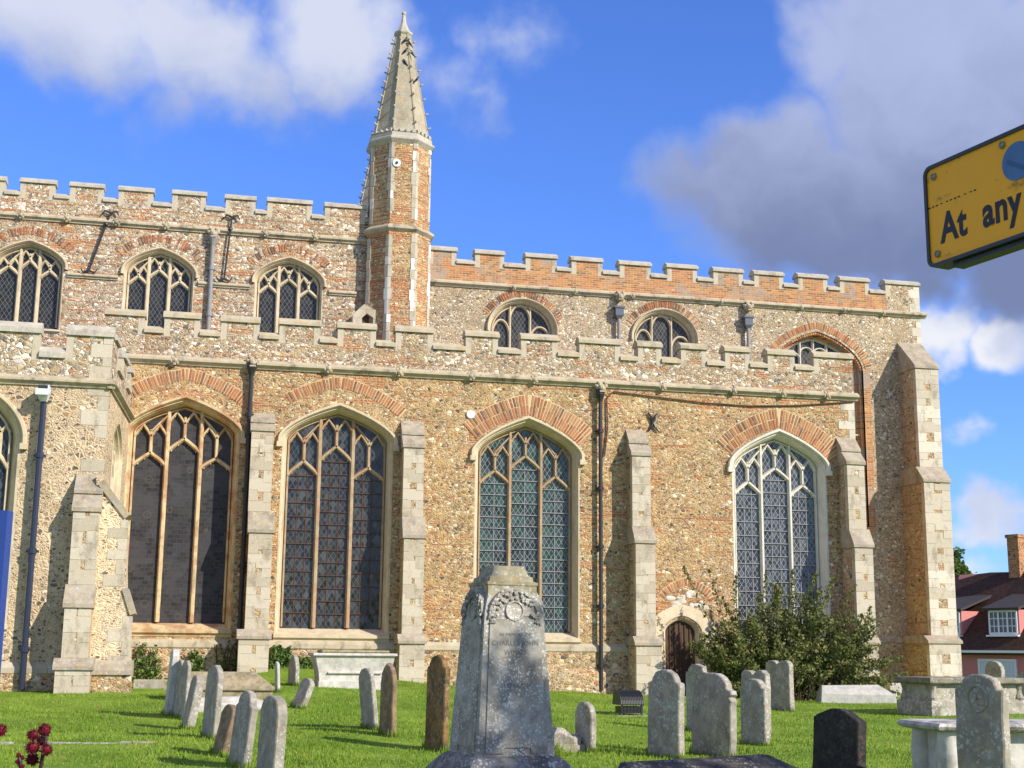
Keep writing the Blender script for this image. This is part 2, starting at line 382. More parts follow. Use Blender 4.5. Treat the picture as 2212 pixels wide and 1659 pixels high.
def leafmat(name, c1, c2, c3=None, trans=.15):
    m, t = newmat(name)
    r = t.add('ShaderNodeNewGeometry').outputs['Random Per Island']
    col = t.ramp(r, [(0, c1), (.55, c2), (1, c3 or c2)])
    t.put(t.b.inputs[0], col); t.b.inputs['Roughness'].default_value = .55
    tr = t.add('ShaderNodeBsdfTranslucent', {0: col}); mx = t.add('ShaderNodeMixShader', {0: trans, 1: t.b.outputs[0], 2: tr.outputs[0]})
    t.put(t.n['Material Output'].inputs[0], mx.outputs[0]); return m

M_AISLE = flint('aisle_flint', 11, (.56, .40, .205), PAL_WARM, .555, .055, 0, lines=.50)
M_APAR = flint('aisle_parapet_flint', 11, (.54, .42, .27), PAL_GREY, .575, .03, 5, lines=.50)
M_NAVE = flint('nave_flint', 11, (.60, .48, .33), PAL_GREY, .55, .035, 11, redrow=.07, lines=.60)
M_CHAN = flint('chancel_flint', 12.5, (.56, .45, .29), PAL_GREY, .63, .07, 17, lines=.36)
M_TRAN = flint('transept_flint', 10, (.66, .53, .36), PAL_DARK, .72, .19, 23, squash=1.35, lines=.26)
M_TPAR = flint('transept_parapet_flint', 9, (.50, .40, .27), PAL_GREY, .66, .0, 29, squash=1.3, lines=.45)
M_PLINTH = flint('plinth_flint', 9, (.56, .44, .28), PAL_WARM, .60, .06, 31, squash=1.5, lines=.4)
M_TURR = flint('turret_flint', 11, (.62, .43, .22), PAL_WARM, .49, .04, 37, lines=.6)
M_BUTR = flint('buttress_flint', 10, (.54, .43, .28), PAL_WARM, .60, .10, 41, squash=1.6, lines=.5)
M_STONE = limestone('dressed_stone', (.48, .40, .29), (.58, .51, .39), (.6, .32), .2, .4)
M_WSTONE = limestone('window_stone', (.52, .42, .275), (.62, .52, .36), None, .15, .35, 0, 3)
M_RSTONE = limestone('rusty_window_stone', (.55, .42, .24), (.64, .50, .30), None, .1, .45, 0, 5, rust=.75)
M_BROWN = limestone('brown_mullion_stone', (.35, .25, .155), (.47, .365, .24), None, .15, .35, 0, 6, rust=.55)
M_PALE = limestone('pale_new_stone', (.62, .57, .47), (.72, .67, .57), None, .1, .22, 0, 7)
M_COPE = limestone('lichened_coping', (.42, .36, .26), (.50, .44, .33), None, .4, .45, .6, 9)
M_COPEG = limestone('grey_coping', (.40, .36, .30), (.50, .46, .38), None, .5, .45, .18, 13)
M_STRING = limestone('string_stone', (.40, .335, .23), (.50, .43, .31), None, .2, .8, .15, 15)
M_SPIRE = limestone('spire_stone', (.36, .32, .25), (.45, .40, .31), (1.4, 1.1), .35, .35, .35, 19)
M_SETOFF = limestone('weathering_stone', (.30, .255, .195), (.42, .365, .28), None, .45, .55, .3, 21)
M_VOUS = voussoir('arch_brick', ((.44, .175, .075), (.27, .085, .04), (.50, .25, .115), (.17, .09, .06)))
M_MORT = plain('lime_mortar', (.58, .44, .26), .95, 0, .25, .1, .4, 25)
M_QUOIN = quoinmat('quoin_stone', (.42, .355, .26), (.48, .41, .305), (.55, .48, .37))
M_QPALE = quoinmat('new_quoin_stone', (.47, .405, .305), (.55, .485, .38), (.64, .58, .475))
M_QTUR = quoinmat('turret_quoin', (.42, .37, .28), (.50, .44, .34), (.50, .44, .34), .84)
def brickwall():
    m, t = newmat('parapet_brick'); v = objvec(t); uv = uvz(t, v)
    uv = t.vm('ADD', uv, t.vm('SCALE', t.vm('SUBTRACT', t.noise(v, 2.5, 2, .5, 1), (.5, .5, .5)), .025))
    c, f = brickcol(t, uv, .078, .235, (.50, .36, .20), (.56, .22, .08), (.25, .085, .045), .013)
    c2, _ = brickcol(t, t.vm('ADD', uv, (3.525, 1.17, 0)), .078, .235, (.50, .36, .20), (.60, .27, .10), (.14, .08, .06), .013)
    c = t.mix(t.ss(t.noise(v, 1.6, 4, .6), .42, .6), c, c2)
    c = t.mix(t.m('MULTIPLY', t.ss(t.noise(v, 1.1, 6, .72), .52, .60), .65), c, (.36, .32, .27))
    c = t.mix(t.m('MULTIPLY', t.ss(t.noise(v, 6, 4, .65), .6, .66), .5), c, (.55, .50, .43))
    t.put(t.b.inputs[0], c); bump(t, t.m('SUBTRACT', t.noise(v, 30, 3), t.m('MULTIPLY', f, .9)), .6, .02); return m
M_BRICK = brickwall()
M_IRON = plain('black_iron', (.022, .023, .026), .45, .0, .3, .5)
M_PIPEB = plain('blue_black_paint', (.022, .028, .055), .35, 0, .3, .5)
M_LEADP = plain('weathered_lead', (.24, .235, .24), .55, .0, .35, .4, .2, 9)
M_RUSTI = plain('rusty_iron', (.10, .045, .028), .8, 0, .4)
M_WHITEM = plain('white_paint_metal', (.62, .66, .70), .4, 0, .1)
M_DOOR = None
M_GL_A = glassmat('leaded_glass', .15, (.085, .09, .09), (.016, .019, .021), .042, (.065, .072, .075), .5)
M_GL_W = glassmat('bright_leaded_glass', .15, (.27, .28, .28), (.025, .03, .04), .045, (.10, .11, .12), .6, .12, 0.)
M_GL_G = glassmat('green_reflection_glass', .15, (.24, .26, .25), (.018, .025, .03), .045, (.06, .075, .08), .6, .12, .28)
M_GL_C = glassmat('clerestory_glass', .145, (.15, .145, .13), (.016, .016, .015), .04, (.034, .033, .03), .35, .3)
M_GL_S = stainedglass('dark_stained_glass')

# ------------------------------------------------------------------ ground
_wx = [-30, -8, -1, 2, 5.5, 9, 14, 20, 30, 60]
_wz = [.75, .68, .62, .80, .74, .50, .31, .28, .15, -.6]
def ground(x, y):
    x = np.asarray(x, float); y = np.asarray(y, float)
    zw = np.interp(x, _wx, _wz); a = np.clip((y-12)/26, 0, 1)
    tl = np.interp(x, [-3, 1.0, 6.5, 9.5], [.0, 0.0, 0, 0])
    z = zw*a + tl
    bank = .28*np.exp(-((x-2.6)/2.2)**2)*np.clip((y-37.6)/1.8, 0, 1)
    far = np.clip((y-46)/28, 0, 1)*np.clip((x-10)/25, 0, 1)
    return z + bank - 1.35*far*far*(3-2*far) + .025*np.sin(x*1.3+y*.7) + .02*np.sin(x*.47-y*1.1)
def gz(x, y): return float(ground(x, y))
def G(px, py):
    d = ray(px, py); t = 8.0
    for i in range(4000):
        p = EYE + d*t
        if p.z < gz(p.x, p.y): break
        t += .02
    return Vector((p.x, p.y, gz(p.x, p.y)))
def zat(px, py, P):
    """height seen at pixel on the vertical through P's depth plane"""
    d = ray(px, py); n = Vector((CF.x, CF.y, 0)); t = (P-EYE).dot(n)/d.dot(n); return (EYE+d*t).z
def atdepth(px, py, dep):
    d = ray(px, py); n = Vector((CF.x, CF.y, 0)).normalized(); return EYE + d*(dep/d.dot(n))
def grassmat(name, blades=False):
    m, t = newmat(name); v = t.add('ShaderNodeTexCoord').outputs['Object']
    n = t.noise(v, .6, 4, .6); n2 = t.noise(v, 7, 4, .65)
    col = t.mix(t.ss(n, .35, .65), (.138, .240, .014), (.23, .345, .032))
    col = t.mix(t.m('MULTIPLY', t.ss(n2, .45, .7), .6), col, (.115, .19, .011))
    col = t.mix(t.m('MULTIPLY', t.ss(t.noise(v, 1.1, 5, .7), .57, .70), .5), col, (.30, .27, .07))
    col = t.mix(t.m('MULTIPLY', t.ss(t.noise(v, 2.3, 4, .65), .58, .66), .5), col, (.075, .15, .02))
    if blades:
        r = t.add('ShaderNodeNewGeometry').outputs['Random Per Island']
        col = t.mix(t.m('MULTIPLY', t.ss(r, .55, 1.0), .5), col, (.36, .40, .09))
        tr = t.add('ShaderNodeBsdfTranslucent', {0: col}); t.b.inputs['Roughness'].default_value = .6
        mx = t.add('ShaderNodeMixShader', {0: .18, 1: t.b.outputs[0], 2: tr.outputs[0]}); t.put(t.n['Material Output'].inputs[0], mx.outputs[0])
    else:
        col = t.mix(t.m('MULTIPLY', t.ss(t.noise(v, 1.9, 5, .7), .60, .68), .35), col, (.20, .15, .05))
        bump(t, t.noise(v, 45, 3, .7), .8, .03)
    t.put(t.b.inputs[0], col); return m
def build_ground():
    xs = np.unique(np.concatenate([np.linspace(-900, -40, 12), np.linspace(-40, 60, 160), np.linspace(60, 900, 12)]))
    ys = np.unique(np.concatenate([np.linspace(-300, -20, 6), np.linspace(-20, 90, 170), np.linspace(90, 1500, 12)]))
    X, Y = np.meshgrid(xs, ys); Z = ground(X, Y)
    V = np.stack([X, Y, Z], -1).reshape(-1, 3); nx = len(xs)
    idx = np.arange(len(V)).reshape(X.shape)
    F = np.stack([idx[:-1, :-1], idx[:-1, 1:], idx[1:, 1:], idx[1:, :-1]], -1).reshape(-1, 4)
    o = npmesh('ground', V, F, grassmat('lawn')); tag(o, kind='structure'); o.data.polygons.foreach_set('use_smooth', [True]*len(F))

# ------------------------------------------------------------------ the church
YA, YC, YT = 40.0, 45.0, 34.8
def south(Y): return lambda u, d, z: (u, Y+d, z)
church = thing('church', 'large flint and red brick parish church with battlements, traceried windows and a crocketed turret', 'church')
def arc(cx, hw, zs, rise, k, n=14, t0=0.0):
    """arch from left springing to right springing"""
    P = []
    for i in range(2*n+1):
        th = pi*i/(2*n)
        c, s_ = cos(th), sin(th)
        P.append((cx - hw*c, zs + rise*(k*s_ + (1-k)*(1-abs(c)))))
    return P
def outline(cx, hw, zb, zs, rise, k, n=14):
    return [(cx-hw, zb)] + arc(cx, hw, zs, rise, k, n) + [(cx+hw, zb)]
def archz(u, hw, zs, rise, k):
    a = min(1, abs(u)/hw); return zs + rise*(k*sqrt(1-a*a) + (1-k)*(1-a))
def sweep2(mb, M, pts, w, d0, d1):
    """chamfered bar along a polyline in the wall plane; d0 front, d1 back"""
    n = len(pts); dm = d0+(d1-d0)*.45
    prof = [(-.5, d1), (-.5, dm), (-.2, d0), (.2, d0), (.5, dm), (.5, d1)]
    loops = []
    for i in range(n):
        a = pts[max(i-1, 0)]; b = pts[i]; c = pts[min(i+1, n-1)]
        t1 = Vector((b[0]-a[0], b[1]-a[1])); t2 = Vector((c[0]-b[0], c[1]-b[1]))
        t1 = t1.normalized() if t1.length > 1e-6 else t2.normalized(); t2 = t2.normalized() if t2.length > 1e-6 else t1
        t = (t1+t2).normalized(); nn = Vector((-t.y, t.x)); k = 1/max(.35, nn.dot(Vector((-t1.y, t1.x))))
        loops.append([M(b[0]+nn.x*w*s*k, d, b[1]+nn.y*w*s*k) for s, d in prof])
    mb.loft(loops, True, True)
def arcpts(cx, hw, zs, rise, k, o0, th0, th1, N):
    P = []
    for i in range(N+1):
        th = th0+(th1-th0)*i/N; c, s_ = cos(th), sin(th)
        P.append(Vector((cx-(hw+o0)*c, zs+(rise+o0)*(k*s_+(1-k)*(1-abs(c))))))
    return P
def voussoirs(mb, M, cx, hw, zs, rise, k, o0, L, th0=.0, th1=pi, bw=.066, gap=.022, d=-.012, jit=1.0, skip=0., off=0.):
    """radial bricks standing on the arch curve (offset o0), off = distance out along the normal"""
    P = arcpts(cx, hw, zs, rise, k, o0, th0, th1, 400)
    acc = 0; nxt = bw/2
    for i in range(1, 401):
        seg = (P[i]-P[i-1]); l = seg.length
        while acc+l > nxt:
            p = P[i-1]+seg*((nxt-acc)/l); t = seg.normalized()
            if abs(p.x-cx) < .5:      # ease the kink at the crown
                t = (t + Vector((1, 0))*(.5-abs(p.x-cx))*2.5).normalized()
            n = Vector((-t.y, t.x)); p = p+n*off
            rr = random.Random(int(p.x*997+p.y*313)*7+3)
            if rr.random() >= skip:
                ll = L*(1+(rr.random()-.5)*.10*jit); a = (rr.random()-.5)*.05*jit
                t2 = t*cos(a)+n*sin(a); n2 = Vector((-t2.y, t2.x)); dd = d-rr.random()*.010
                w2 = bw/2*(1+(rr.random()-.5)*.14)*(1+off*.14)
                q = [p-t2*w2, p+t2*w2, p+t2*w2*1.05+n2*ll, p-t2*w2*1.05+n2*ll]
                mb.loft([[M(v.x, dd, v.y) for v in q], [M(v.x, .03, v.y) for v in q]], True, True)
            nxt += bw+gap
        acc += l
def archband(mb, M, cx, hw, zs, rise, k, o0, o1, d, th0=0., th1=pi, n=40):
    P = arcpts(cx, hw, zs, rise, k, o0, th0, th1, n); A, B = [], []
    for i, p in enumerate(P):
        t = (P[min(i+1, n)]-P[max(i-1, 0)]).normalized(); nn = Vector((-t.y, t.x)); q = p+nn*(o1-o0); A.append((p.x, p.y)); B.append((q.x, q.y))
    mb.loft([[M(u, .02, z) for u, z in A], [M(u, d, z) for u, z in A], [M(u, d, z) for u, z in B], [M(u, .02, z) for u, z in B]], False)

def window(M, cx, hw, zsill, zs, rise, k=.8, o=.30, depth=.44, sillh=.42, mull=(), heads=(), glass=None, stone=None, mw=.13,
           hood=True, bars=None, brick=None, style='perp', hoodw=.14, stop=True, barmat=None, sill=True, tmat=None):
    """one traceried window; returns the hole outline for its wall"""
    hole = outline(cx, hw+o, zsill-sillh, zs, rise+o*.95, k)
    w = MB()
    rings = [(o+.0, -.004), (o*.80, .0), (o*.72, .07), (o*.58, .09), (o*.50, .16), (o*.12, depth-.05), (0, depth-.05), (0, depth+.06)]
    loops = [[M(u, d, z) for u, z in outline(cx, hw+q, zsill-sillh, zs, rise+q*.95, k)] for q, d in rings]
    w.loft(loops)
    win = w.build('window', stone, church)
    if sill:
        sm = MB(); e = .02
        sm.extr(M, [(depth+.05, zsill), (-.03, zsill-sillh*.50), (-.10, zsill-sillh*.55), (-.10, zsill-sillh*.75), (-.02, zsill-sillh*.86), (-.02, zsill-sillh), (depth+.05, zsill-sillh)], cx-hw-o-e, cx+hw+o+e)
        sm.build('sill', stone, win)
    tr = MB(); d0, d1 = depth-.20, depth-.0
    tz = lambda u: archz(u-cx, hw, zs, rise, k)
    edges = [cx-hw]+list(mull)+[cx+hw]
    for u in mull: sweep2(tr, M, [(u, zsill-.02), (u, tz(u)+.05)], mw, d0, d1)
    # frame bar round the opening
    sweep2(tr, M, [(p[0], p[1]) for p in outline(cx, hw-.0, zsill, zs, rise-.0, k)], .07, d0+.03, d1)
    sw = mw*.76
    def head(a, b, z0, z1, w_, round_=False, cusp=True):
        mid = (a+b)/2; P = []
        if round_:
            for i in range(13):
                th = pi*i/12; P.append((mid-(b-a)/2*cos(th), z0+(z1-z0)*sin(th)))
        else:
            for s in (0, .12, .3, .6, 1): P.append((a+(mid-a)*s, z0+(z1-z0)*(s**.85)))
            for s in (.6, .3, .12, 0): P.append((b-(b-mid)*s, z0+(z1-z0)*(s**.85)))
        sweep2(tr, M, P, w_, d0+.012, d1)
        if cusp and not round_:
            for sgn in (-1, 1):
                for s, l in ((.22, .5), (.62, .42)):
                    e_ = a if sgn < 0 else b
                    px_ = e_+(mid-e_)*s; pz_ = z0+(z1-z0)*(s**.85)
                    q = [(px_-.05*sgn*-1, pz_-.01), (px_+.055*sgn*-1, pz_+.02), (px_+sgn*-.035, pz_-(b-a)*.5*l*.42)]
                    tr.loft([[M(u, d0+.06, z) for u, z in q], [M(u, d1-.02, z) for u, z in q]], True, True)
    if style == 'perp':
        for i, (hs, ha) in enumerate(heads):
            a, b = edges[i], edges[i+1]; mid = (a+b)/2
            head(a, b, hs, ha, sw*1.15)
            oc = (a+mid)/2 if mid < cx-.05 else ((mid+b)/2 if mid > cx+.05 else (a+mid)/2)
            zt = tz(oc)-.05
            if abs(mid-cx) < hw*.12: zt = tz(oc)-.06
            hh = (b-a)*.36
            sweep2(tr, M, [(mid, ha-.02), (mid, min(zt-hh*.4, tz(mid)))], sw, d0+.012, d1)
            for (p, q) in ((a, mid), (mid, b)):
                head(p, q, zt-hh, zt, sw*.8, cusp=(b-a) > .45)
            # spandrel bars up to the main mullions
            if mid < cx-.1: sweep2(tr, M, [(mid, zt-hh*.55), ((mid+b)/2, zt+hh*.25), (b, min(tz(b)-.05, zt+hh*.95))], sw*.8, d0+.012, d1)
            elif mid > cx+.1: sweep2(tr, M, [(mid, zt-hh*.55), ((mid+a)/2, zt+hh*.25), (a, min(tz(a)-.05, zt+hh*.95))], sw*.8, d0+.012, d1)
    elif style == 'round':
        for i, (hs, ha) in enumerate(heads):
            head(edges[i], edges[i+1], hs, ha, sw*1.2, True)
    elif style == 'panel':
        for i, (hs, ha) in enumerate(heads):
            head(edges[i], edges[i+1], hs, ha, sw, True)
    tr.build('tracery', tmat or stone, win)
    g = MB(); gp = outline(cx, hw+.03, zsill-.05, zs, rise+.03, k)
    g.plate(M, gp, [], depth-.07, depth-.05); g.build('glazing', glass, win)
    if bars:
        nh, nv = bars; b = MB(); d = depth-.10; bt = .012
        zt = max(h for h, _ in heads) if heads else zs
        for i in range(len(edges)-1):
            a, c_ = edges[i]+mw*.5, edges[i+1]-mw*.5; top = heads[i][0]
            n = int((top-zsill)/nh)
            for j in range(1, n+1):
                z = zsill+(top-zsill)*j/n; b.box(a-.03, c_+.03, d-bt, d+bt, z-bt, z+bt, M)
            for j in range(1, nv+1):
                u = a+(c_-a)*j/(nv+1); b.box(u-bt*.9, u+bt*.9, d+bt+.001, d+3*bt, zsill, top+.1, M)
        b.build('glazing_bars', barmat or M_IRON, win)
    if hood:
        h = MB(); q0, q1 = o+.005, o+hoodw
        def hl(q, d):
            A = arc(cx, hw+q, zs, rise+q*.95, k, 14); A = [(cx-hw-q, zs-.12)]+A+[(cx+hw+q, zs-.12)]
            return [M(u, d, z) for u, z in A]
        h.loft([hl(q0, .02), hl(q0, -.05), hl(q0+.04, -.12), hl(q1-.02, -.12), hl(q1, -.06), hl(q1, .02)])
        if stop:
            for s in (-1, 1):
                u = cx+s*(hw+(q0+q1)/2); h.box(u-.09, u+.09, -.13, .02, zs-.26, zs-.11, M)
        h.build('hood_mould', stone, win)
    if brick:
        b = MB(); o0, rows, t0, t1, sk = brick[:5]
        L = brick[5] if len(brick) > 5 else .30
        k0 = k; k = min(.9, k+(.22 if rows == 1 else .10))
        if not sk: b.cur = 1; archband(b, M, cx, hw, zs, rise, k, o0-.01, o0+rows*(L+.02), -.005, t0, t1); b.cur = 0
        for r in range(rows): voussoirs(b, M, cx, hw, zs, rise, k, o0, L, t0, t1, skip=sk, bw=.058, gap=.026, d=-.014, off=r*(L+.02))
        b.build('brick_arch', [M_VOUS, M_MORT], win)
    return hole
def quoin(mb, M, u, sgn, z0, z1, wmin=.22, wmax=.46, d=-.006, seed=1, back=.05, skip=0.):
    rr = random.Random(seed); z = z0; k = 0
    while z < z1-.05:
        h = min(rr.uniform(.22, .40), z1-z); w = (wmin if k % 2 else wmax)*rr.uniform(.82, 1.1)
        if rr.random() >= skip:
            a, b = (u, u+sgn*w) if sgn > 0 else (u-w, u)
            mb.box(a, b, d-rr.random()*.006, back, z+.004, z+h-.004, M)
        z += h; k += 1
def coping_prof(t, h=.20, ov=.07):
    return [(-ov, 0), (-ov, h*.42), (t*.35, h), (t*.65, h), (t+ov, h*.42), (t+ov, 0)]
def parapet(name, M, mer, emb, u0, u1, zbase, zemb, zmer, mat, cope, t=.38, ch=.20, quo=None, ends=(0, 0)):
    """battlemented parapet: mer = [(ul,ur)]; embrasures fill between"""
    ol = [(u0, zbase)]
    mer = [m for m in mer if m[1] > u0 and m[0] < u1]
    top = []
    cur = u0
    for a, b in mer:
        a, b = max(a, u0), min(b, u1)
        if a > cur+.02: top += [(cur, zemb-ch), (a, zemb-ch)]
        top += [(a, zmer-ch), (b, zmer-ch)]; cur = b
    if cur < u1-.02: top += [(cur, zemb-ch), (u1, zemb-ch)]
    poly = [(u0, zbase)]+top+[(u1, zbase)]
    cl = []
    for p in poly:
        if not cl or (abs(p[0]-cl[-1][0])+abs(p[1]-cl[-1][1]) > .005): cl.append(p)
    mb = MB(); mb.plate(M, cl, [], 0, t); par = mb.build(name, mat, church)
    pr = coping_prof(t, ch)
    cur = u0
    def cap(a, b, zb):
        m = MB(); rr = random.Random(int(a*100)); j = rr.uniform(-.012, .012)
        P = [(d, zb+z+j) for d, z in pr]; m.extr(M, P, a+rr.uniform(-.012, .012)*(zb > zemb), b+rr.uniform(-.012, .012)*(zb > zemb)); m.build('coping', cope, par)
    for a, b in mer:
        a, b = max(a, u0), min(b, u1)
        if a > cur+.05: cap(cur+.005, a-.005, zemb-ch+.002)
        cap(a-.035, b+.035, zmer-ch+.002); cur = b
    if cur < u1-.05: cap(cur+.005, u1, zemb-ch+.002)
    if quo:
        for a, b in mer:
            for u, s in ((a, 1), (b, -1)):
                q = MB()
                if u0+.05 < u < u1-.05: q.box(min(u-s*.004, u+s*.17), max(u-s*.004, u+s*.17), -.006, t+.006, zemb-ch-.08, zmer-ch-.002, M)
                if q.v: q.build('merlon_jamb', quo, par)
    return par
def string(M, u0, u1, z, mat=None, h=.24, p=.15, parent=None):
    m = MB(); m.extr(M, [(dd, z+zz) for dd, zz in [(.05, h), (-.03, h), (-p, h*.62), (-p, h*.40), (-p*.45, h*.22), (-.05, 0), (.05, 0)]], u0, u1)
    return m.build('string_course', mat or M_STRING, parent or church)
def boss(M, u, z, parent, r=.13):
    m = MB(); rr = random.Random(int(u*31))
    c = M(u, -.15, z)
    m.ball(c, r*.62, 8, 5)
    for k in range(6):
        a = k*pi/3+.3; q = M(u+r*.75*cos(a), -.13, z+r*.75*sin(a)); m.ball(q, r*.40*rr.uniform(.8, 1.2), 6, 4)
    m.build('carved_boss', M_STRING, parent)
def fixz(lst, Y):
    z = [XY(x, y, Y)[1] for x, y in lst]; return sum(z)/len(z)
def ux(px, py, Y): return XY(px, py, Y)[0]
SA, SCL = south(YA), south(YC)

# ---- south aisle
def pwin(Y, depth, xl, xr, ym, ysill, yspr, yap, mulls, heads, **kw):
    """window from its picture measurements, set on the glass plane of the wall at Y"""
    Yg = Y+depth-.1
    a, b = ux(xl, ym, Yg), ux(xr, ym, Yg); cx = (a+b)/2; hw = (b-a)/2; xm = (xl+xr)/2
    z = lambda y: XY(xm, y, Yg)[1]
    zsill, zs, za = z(ysill), z(yspr), z(yap)
    H = [(z(p), z(q)) for p, q in heads]
    return window(kw.pop('M', south(Y)), cx, hw, zsill, zs, za-zs, mull=[ux(m, ym, Yg) for m in mulls], heads=H, depth=depth, **kw), (cx, hw, zsill, zs, za)
holes = []
h1, W1 = pwin(YA, .50, 284, 497, 1055, 1343, 938, 882, (355.5, 428.5), ((1008, 981), (978, 948), (1012, 988)), glass=M_GL_S, stone=M_RSTONE, o=.21, mw=.14,
              brick=(.78, 1, .85, pi-.63, 0, .33), k=.50); holes.append(h1)
h2, W2 = pwin(YA, .48, 614, 825, 1185, 1355, 955, 898, (682, 754.5), ((1030, 999), (998, 965), (1035, 1009)), glass=M_GL_A, stone=M_WSTONE, tmat=M_BROWN, o=.21, mw=.14, bars=(.37, 2),
              barmat=M_RUSTI, brick=(.80, 1, .87, pi-.63, 0, .31), k=.50); holes.append(h2)
h3, W3 = pwin(YA, .48, 1034, 1230, 1137, 1363, 985, 926, (1099, 1166.5), ((1047, 1020), (1015, 986), (1056, 1028)), glass=M_GL_G, stone=M_WSTONE, tmat=M_BROWN, o=.22, mw=.13, bars=(.33, 1),
              barmat=M_LEADP, brick=(.38, 2, .50, pi-.42, 0, .30), k=.48); holes.append(h3)
h4, W4 = pwin(YA, .48, 1588, 1763, 1140, 1370, 1010, 953, (1645, 1707), ((1070, 1044), (1038, 1012), (1072, 1047)), glass=M_GL_W, stone=M_PALE, o=.22, mw=.14, bars=(.40, 2),
              barmat=M_LEADP, brick=(.38, 2, .40, pi-.25, 0, .29), k=.48); holes.append(h4)
XE = ux(1846, 900, YA); ZSTR = fixz([(400, 780), (1000, 815), (1800, 860)], YA)
ZEMB = fixz([(333, 701), (717, 728), (968, 739), (1228, 755), (1550, 776), (1738, 785)], YA)
ZMER = fixz([(396, 670), (648, 687), (897, 702), (1160, 720), (1400, 736), (1590, 749), (1790, 757)], YA)
# priest's door
dz0 = gz(17, 39.8)
dl, dr = ux(1441, 1400, YA), ux(1506, 1400, YA); dcx, dhw = (dl+dr)/2, (dr-dl)/2
dzs, dza = XY(1474, 1366, YA)[1], XY(1474, 1341, YA)[1]
dhole = outline(dcx, dhw+.10, dz0-.3, dzs, dza-dzs+.10, .8)
w = MB(); XL = -3.2
w.plate(SA, [(XL, -1.0), (XE, -1.0), (XE, ZSTR+.1), (XL, ZSTR+.1)], holes+[dhole], 0, .95)
w.box(XE-.9, XE, YA+.96, YC-.01, -1, ZSTR+.1)
aisle = w.build('aisle_wall', M_AISLE, church)
q = MB(); quoin(q, SA, XE, -1, .3, ZSTR, .24, .52, seed=4); q.build('quoins', M_QPALE, aisle)
def mk(lst, Y): return [(ux(a, y, Y), ux(b, y, Y)) for a, b, y in lst]
amer = mk([(-120, -40, 640), (-20, 58, 650), (100, 185, 655), (229, 314, 665), (357, 434, 670), (479, 562, 680), (605, 692, 687), (731, 813, 693), (856, 936, 702), (1007, 1076, 709), (1126, 1204, 720),
           (1252, 1339, 726), (1378, 1428, 735), (1471, 1525, 739), (1566, 1618, 749), (1658, 1715, 753), (1757, 1841, 757)], YA)
apar = parapet('aisle_parapet', SA, amer, None, XL, XE, ZSTR+.1, ZEMB, ZMER, M_APAR, M_COPE, quo=M_QUOIN, ch=.23)
st = string(SA, XL, XE+.12, ZSTR-.10, h=.27, p=.17)
for x, y in ((379, 776), (709, 798), (862, 806), (1016, 815), (1153, 821), (1429, 837), (1582, 847), (1688, 851), (1784, 856)):
    boss(SA, ux(x, y, YA), ZSTR+.02, st)
# plinth: lower string and projecting base courses
ZPL = fixz([(700, 1392), (1220, 1403), (960, 1393)], YA)
for a, b in ((XL, ux(1846, 1395, YA)),):
    pl = MB()
    edges = [a, dl-.42, dr+.42, b]
    for i in (0, 2):
        pl.extr(SA, [(.02, .14+ZPL), (-.10, ZPL+.02), (-.12, ZPL-.10), (-.10, ZPL-.13), (.02, ZPL-.13)], edges[i], edges[i+1])
    pl.build('string_course', M_STRING, church)
    pb = MB()
    for i in (0, 2): pb.box(edges[i], edges[i+1], YA-.09, YA+.01, -1.0, ZPL-.131)
    pb.build('plinth', M_PLINTH, church)
    pc = MB(); zc = XY(1240, 1452, YA)[1]
    for i in (0, 2): pc.extr(SA, [(0, zc+.14), (-.10, zc+.10), (-.17, zc-.02), (-.17, zc-1.4), (0, zc-1.4)], max(edges[i], ux(880, 1450, YA)), edges[i+1])
    pc.build('plinth', M_PLINTH, church)
# priest's door leaf and frame
d = MB()
rings = [(.62, -.03), (.16, -.035), (.12, .02), (.05, .05), (.0, .16), (0, .34)]
loops = [[SA(u, dd, z) for u, z in outline(dcx, dhw+q_, dz0-.3, dzs, dza-dzs+q_*(.8 if q_ > .3 else 1), .8)] for q_, dd in rings]
d.loft(loops); fr = d.build('door_frame', limestone('door_stone', (.60, .49, .32), (.70, .59, .42), None, .2, .3, 0, 55), church)
def doormat():
    m, t = newmat('old_oak_door'); v = objvec(t); s = t.vm('MULTIPLY', v, (14, 14, 1.1))
    n = t.noise(s, 1.6, 5, .65); t.put(t.b.inputs[0], t.mix(n, (.035, .020, .014), (.15, .095, .062))); bump(t, n, .5, .02); return m
M_DOOR = doormat()
dm = MB(); npl = 6
for i in range(npl):
    a = dcx-dhw+2*dhw*i/npl; b = dcx-dhw+2*dhw*(i+1)/npl
    za_, zb_ = archz(a-dcx, dhw+.001, dzs, dza-dzs, .8), archz(b-dcx, dhw+.001, dzs, dza-dzs, .8)
    dm.plate(SA, [(a+.008, dz0-.2), (b-.008, dz0-.2), (b-.008, zb_), (a+.008, za_)], [], .20, .25)
    if i: dm.box(a-.018, a+.018, YA+.165, YA+.2, dz0-.2, za_-.02)
for i in range(npl):
    a = dcx-dhw+2*dhw*(i+.5)/npl
    for zz in (dz0+1.0, dz0+1.35): dm.plate(SA, [(a-.03, zz), (a, zz-.12), (a+.03, zz), (a, zz+.12)], [], .185, .2)
dm.box(dcx-dhw, dcx+dhw, YA+.251, YA+.28, dz0-.2, dzs+.05)
dm.build('door', M_DOOR, church)
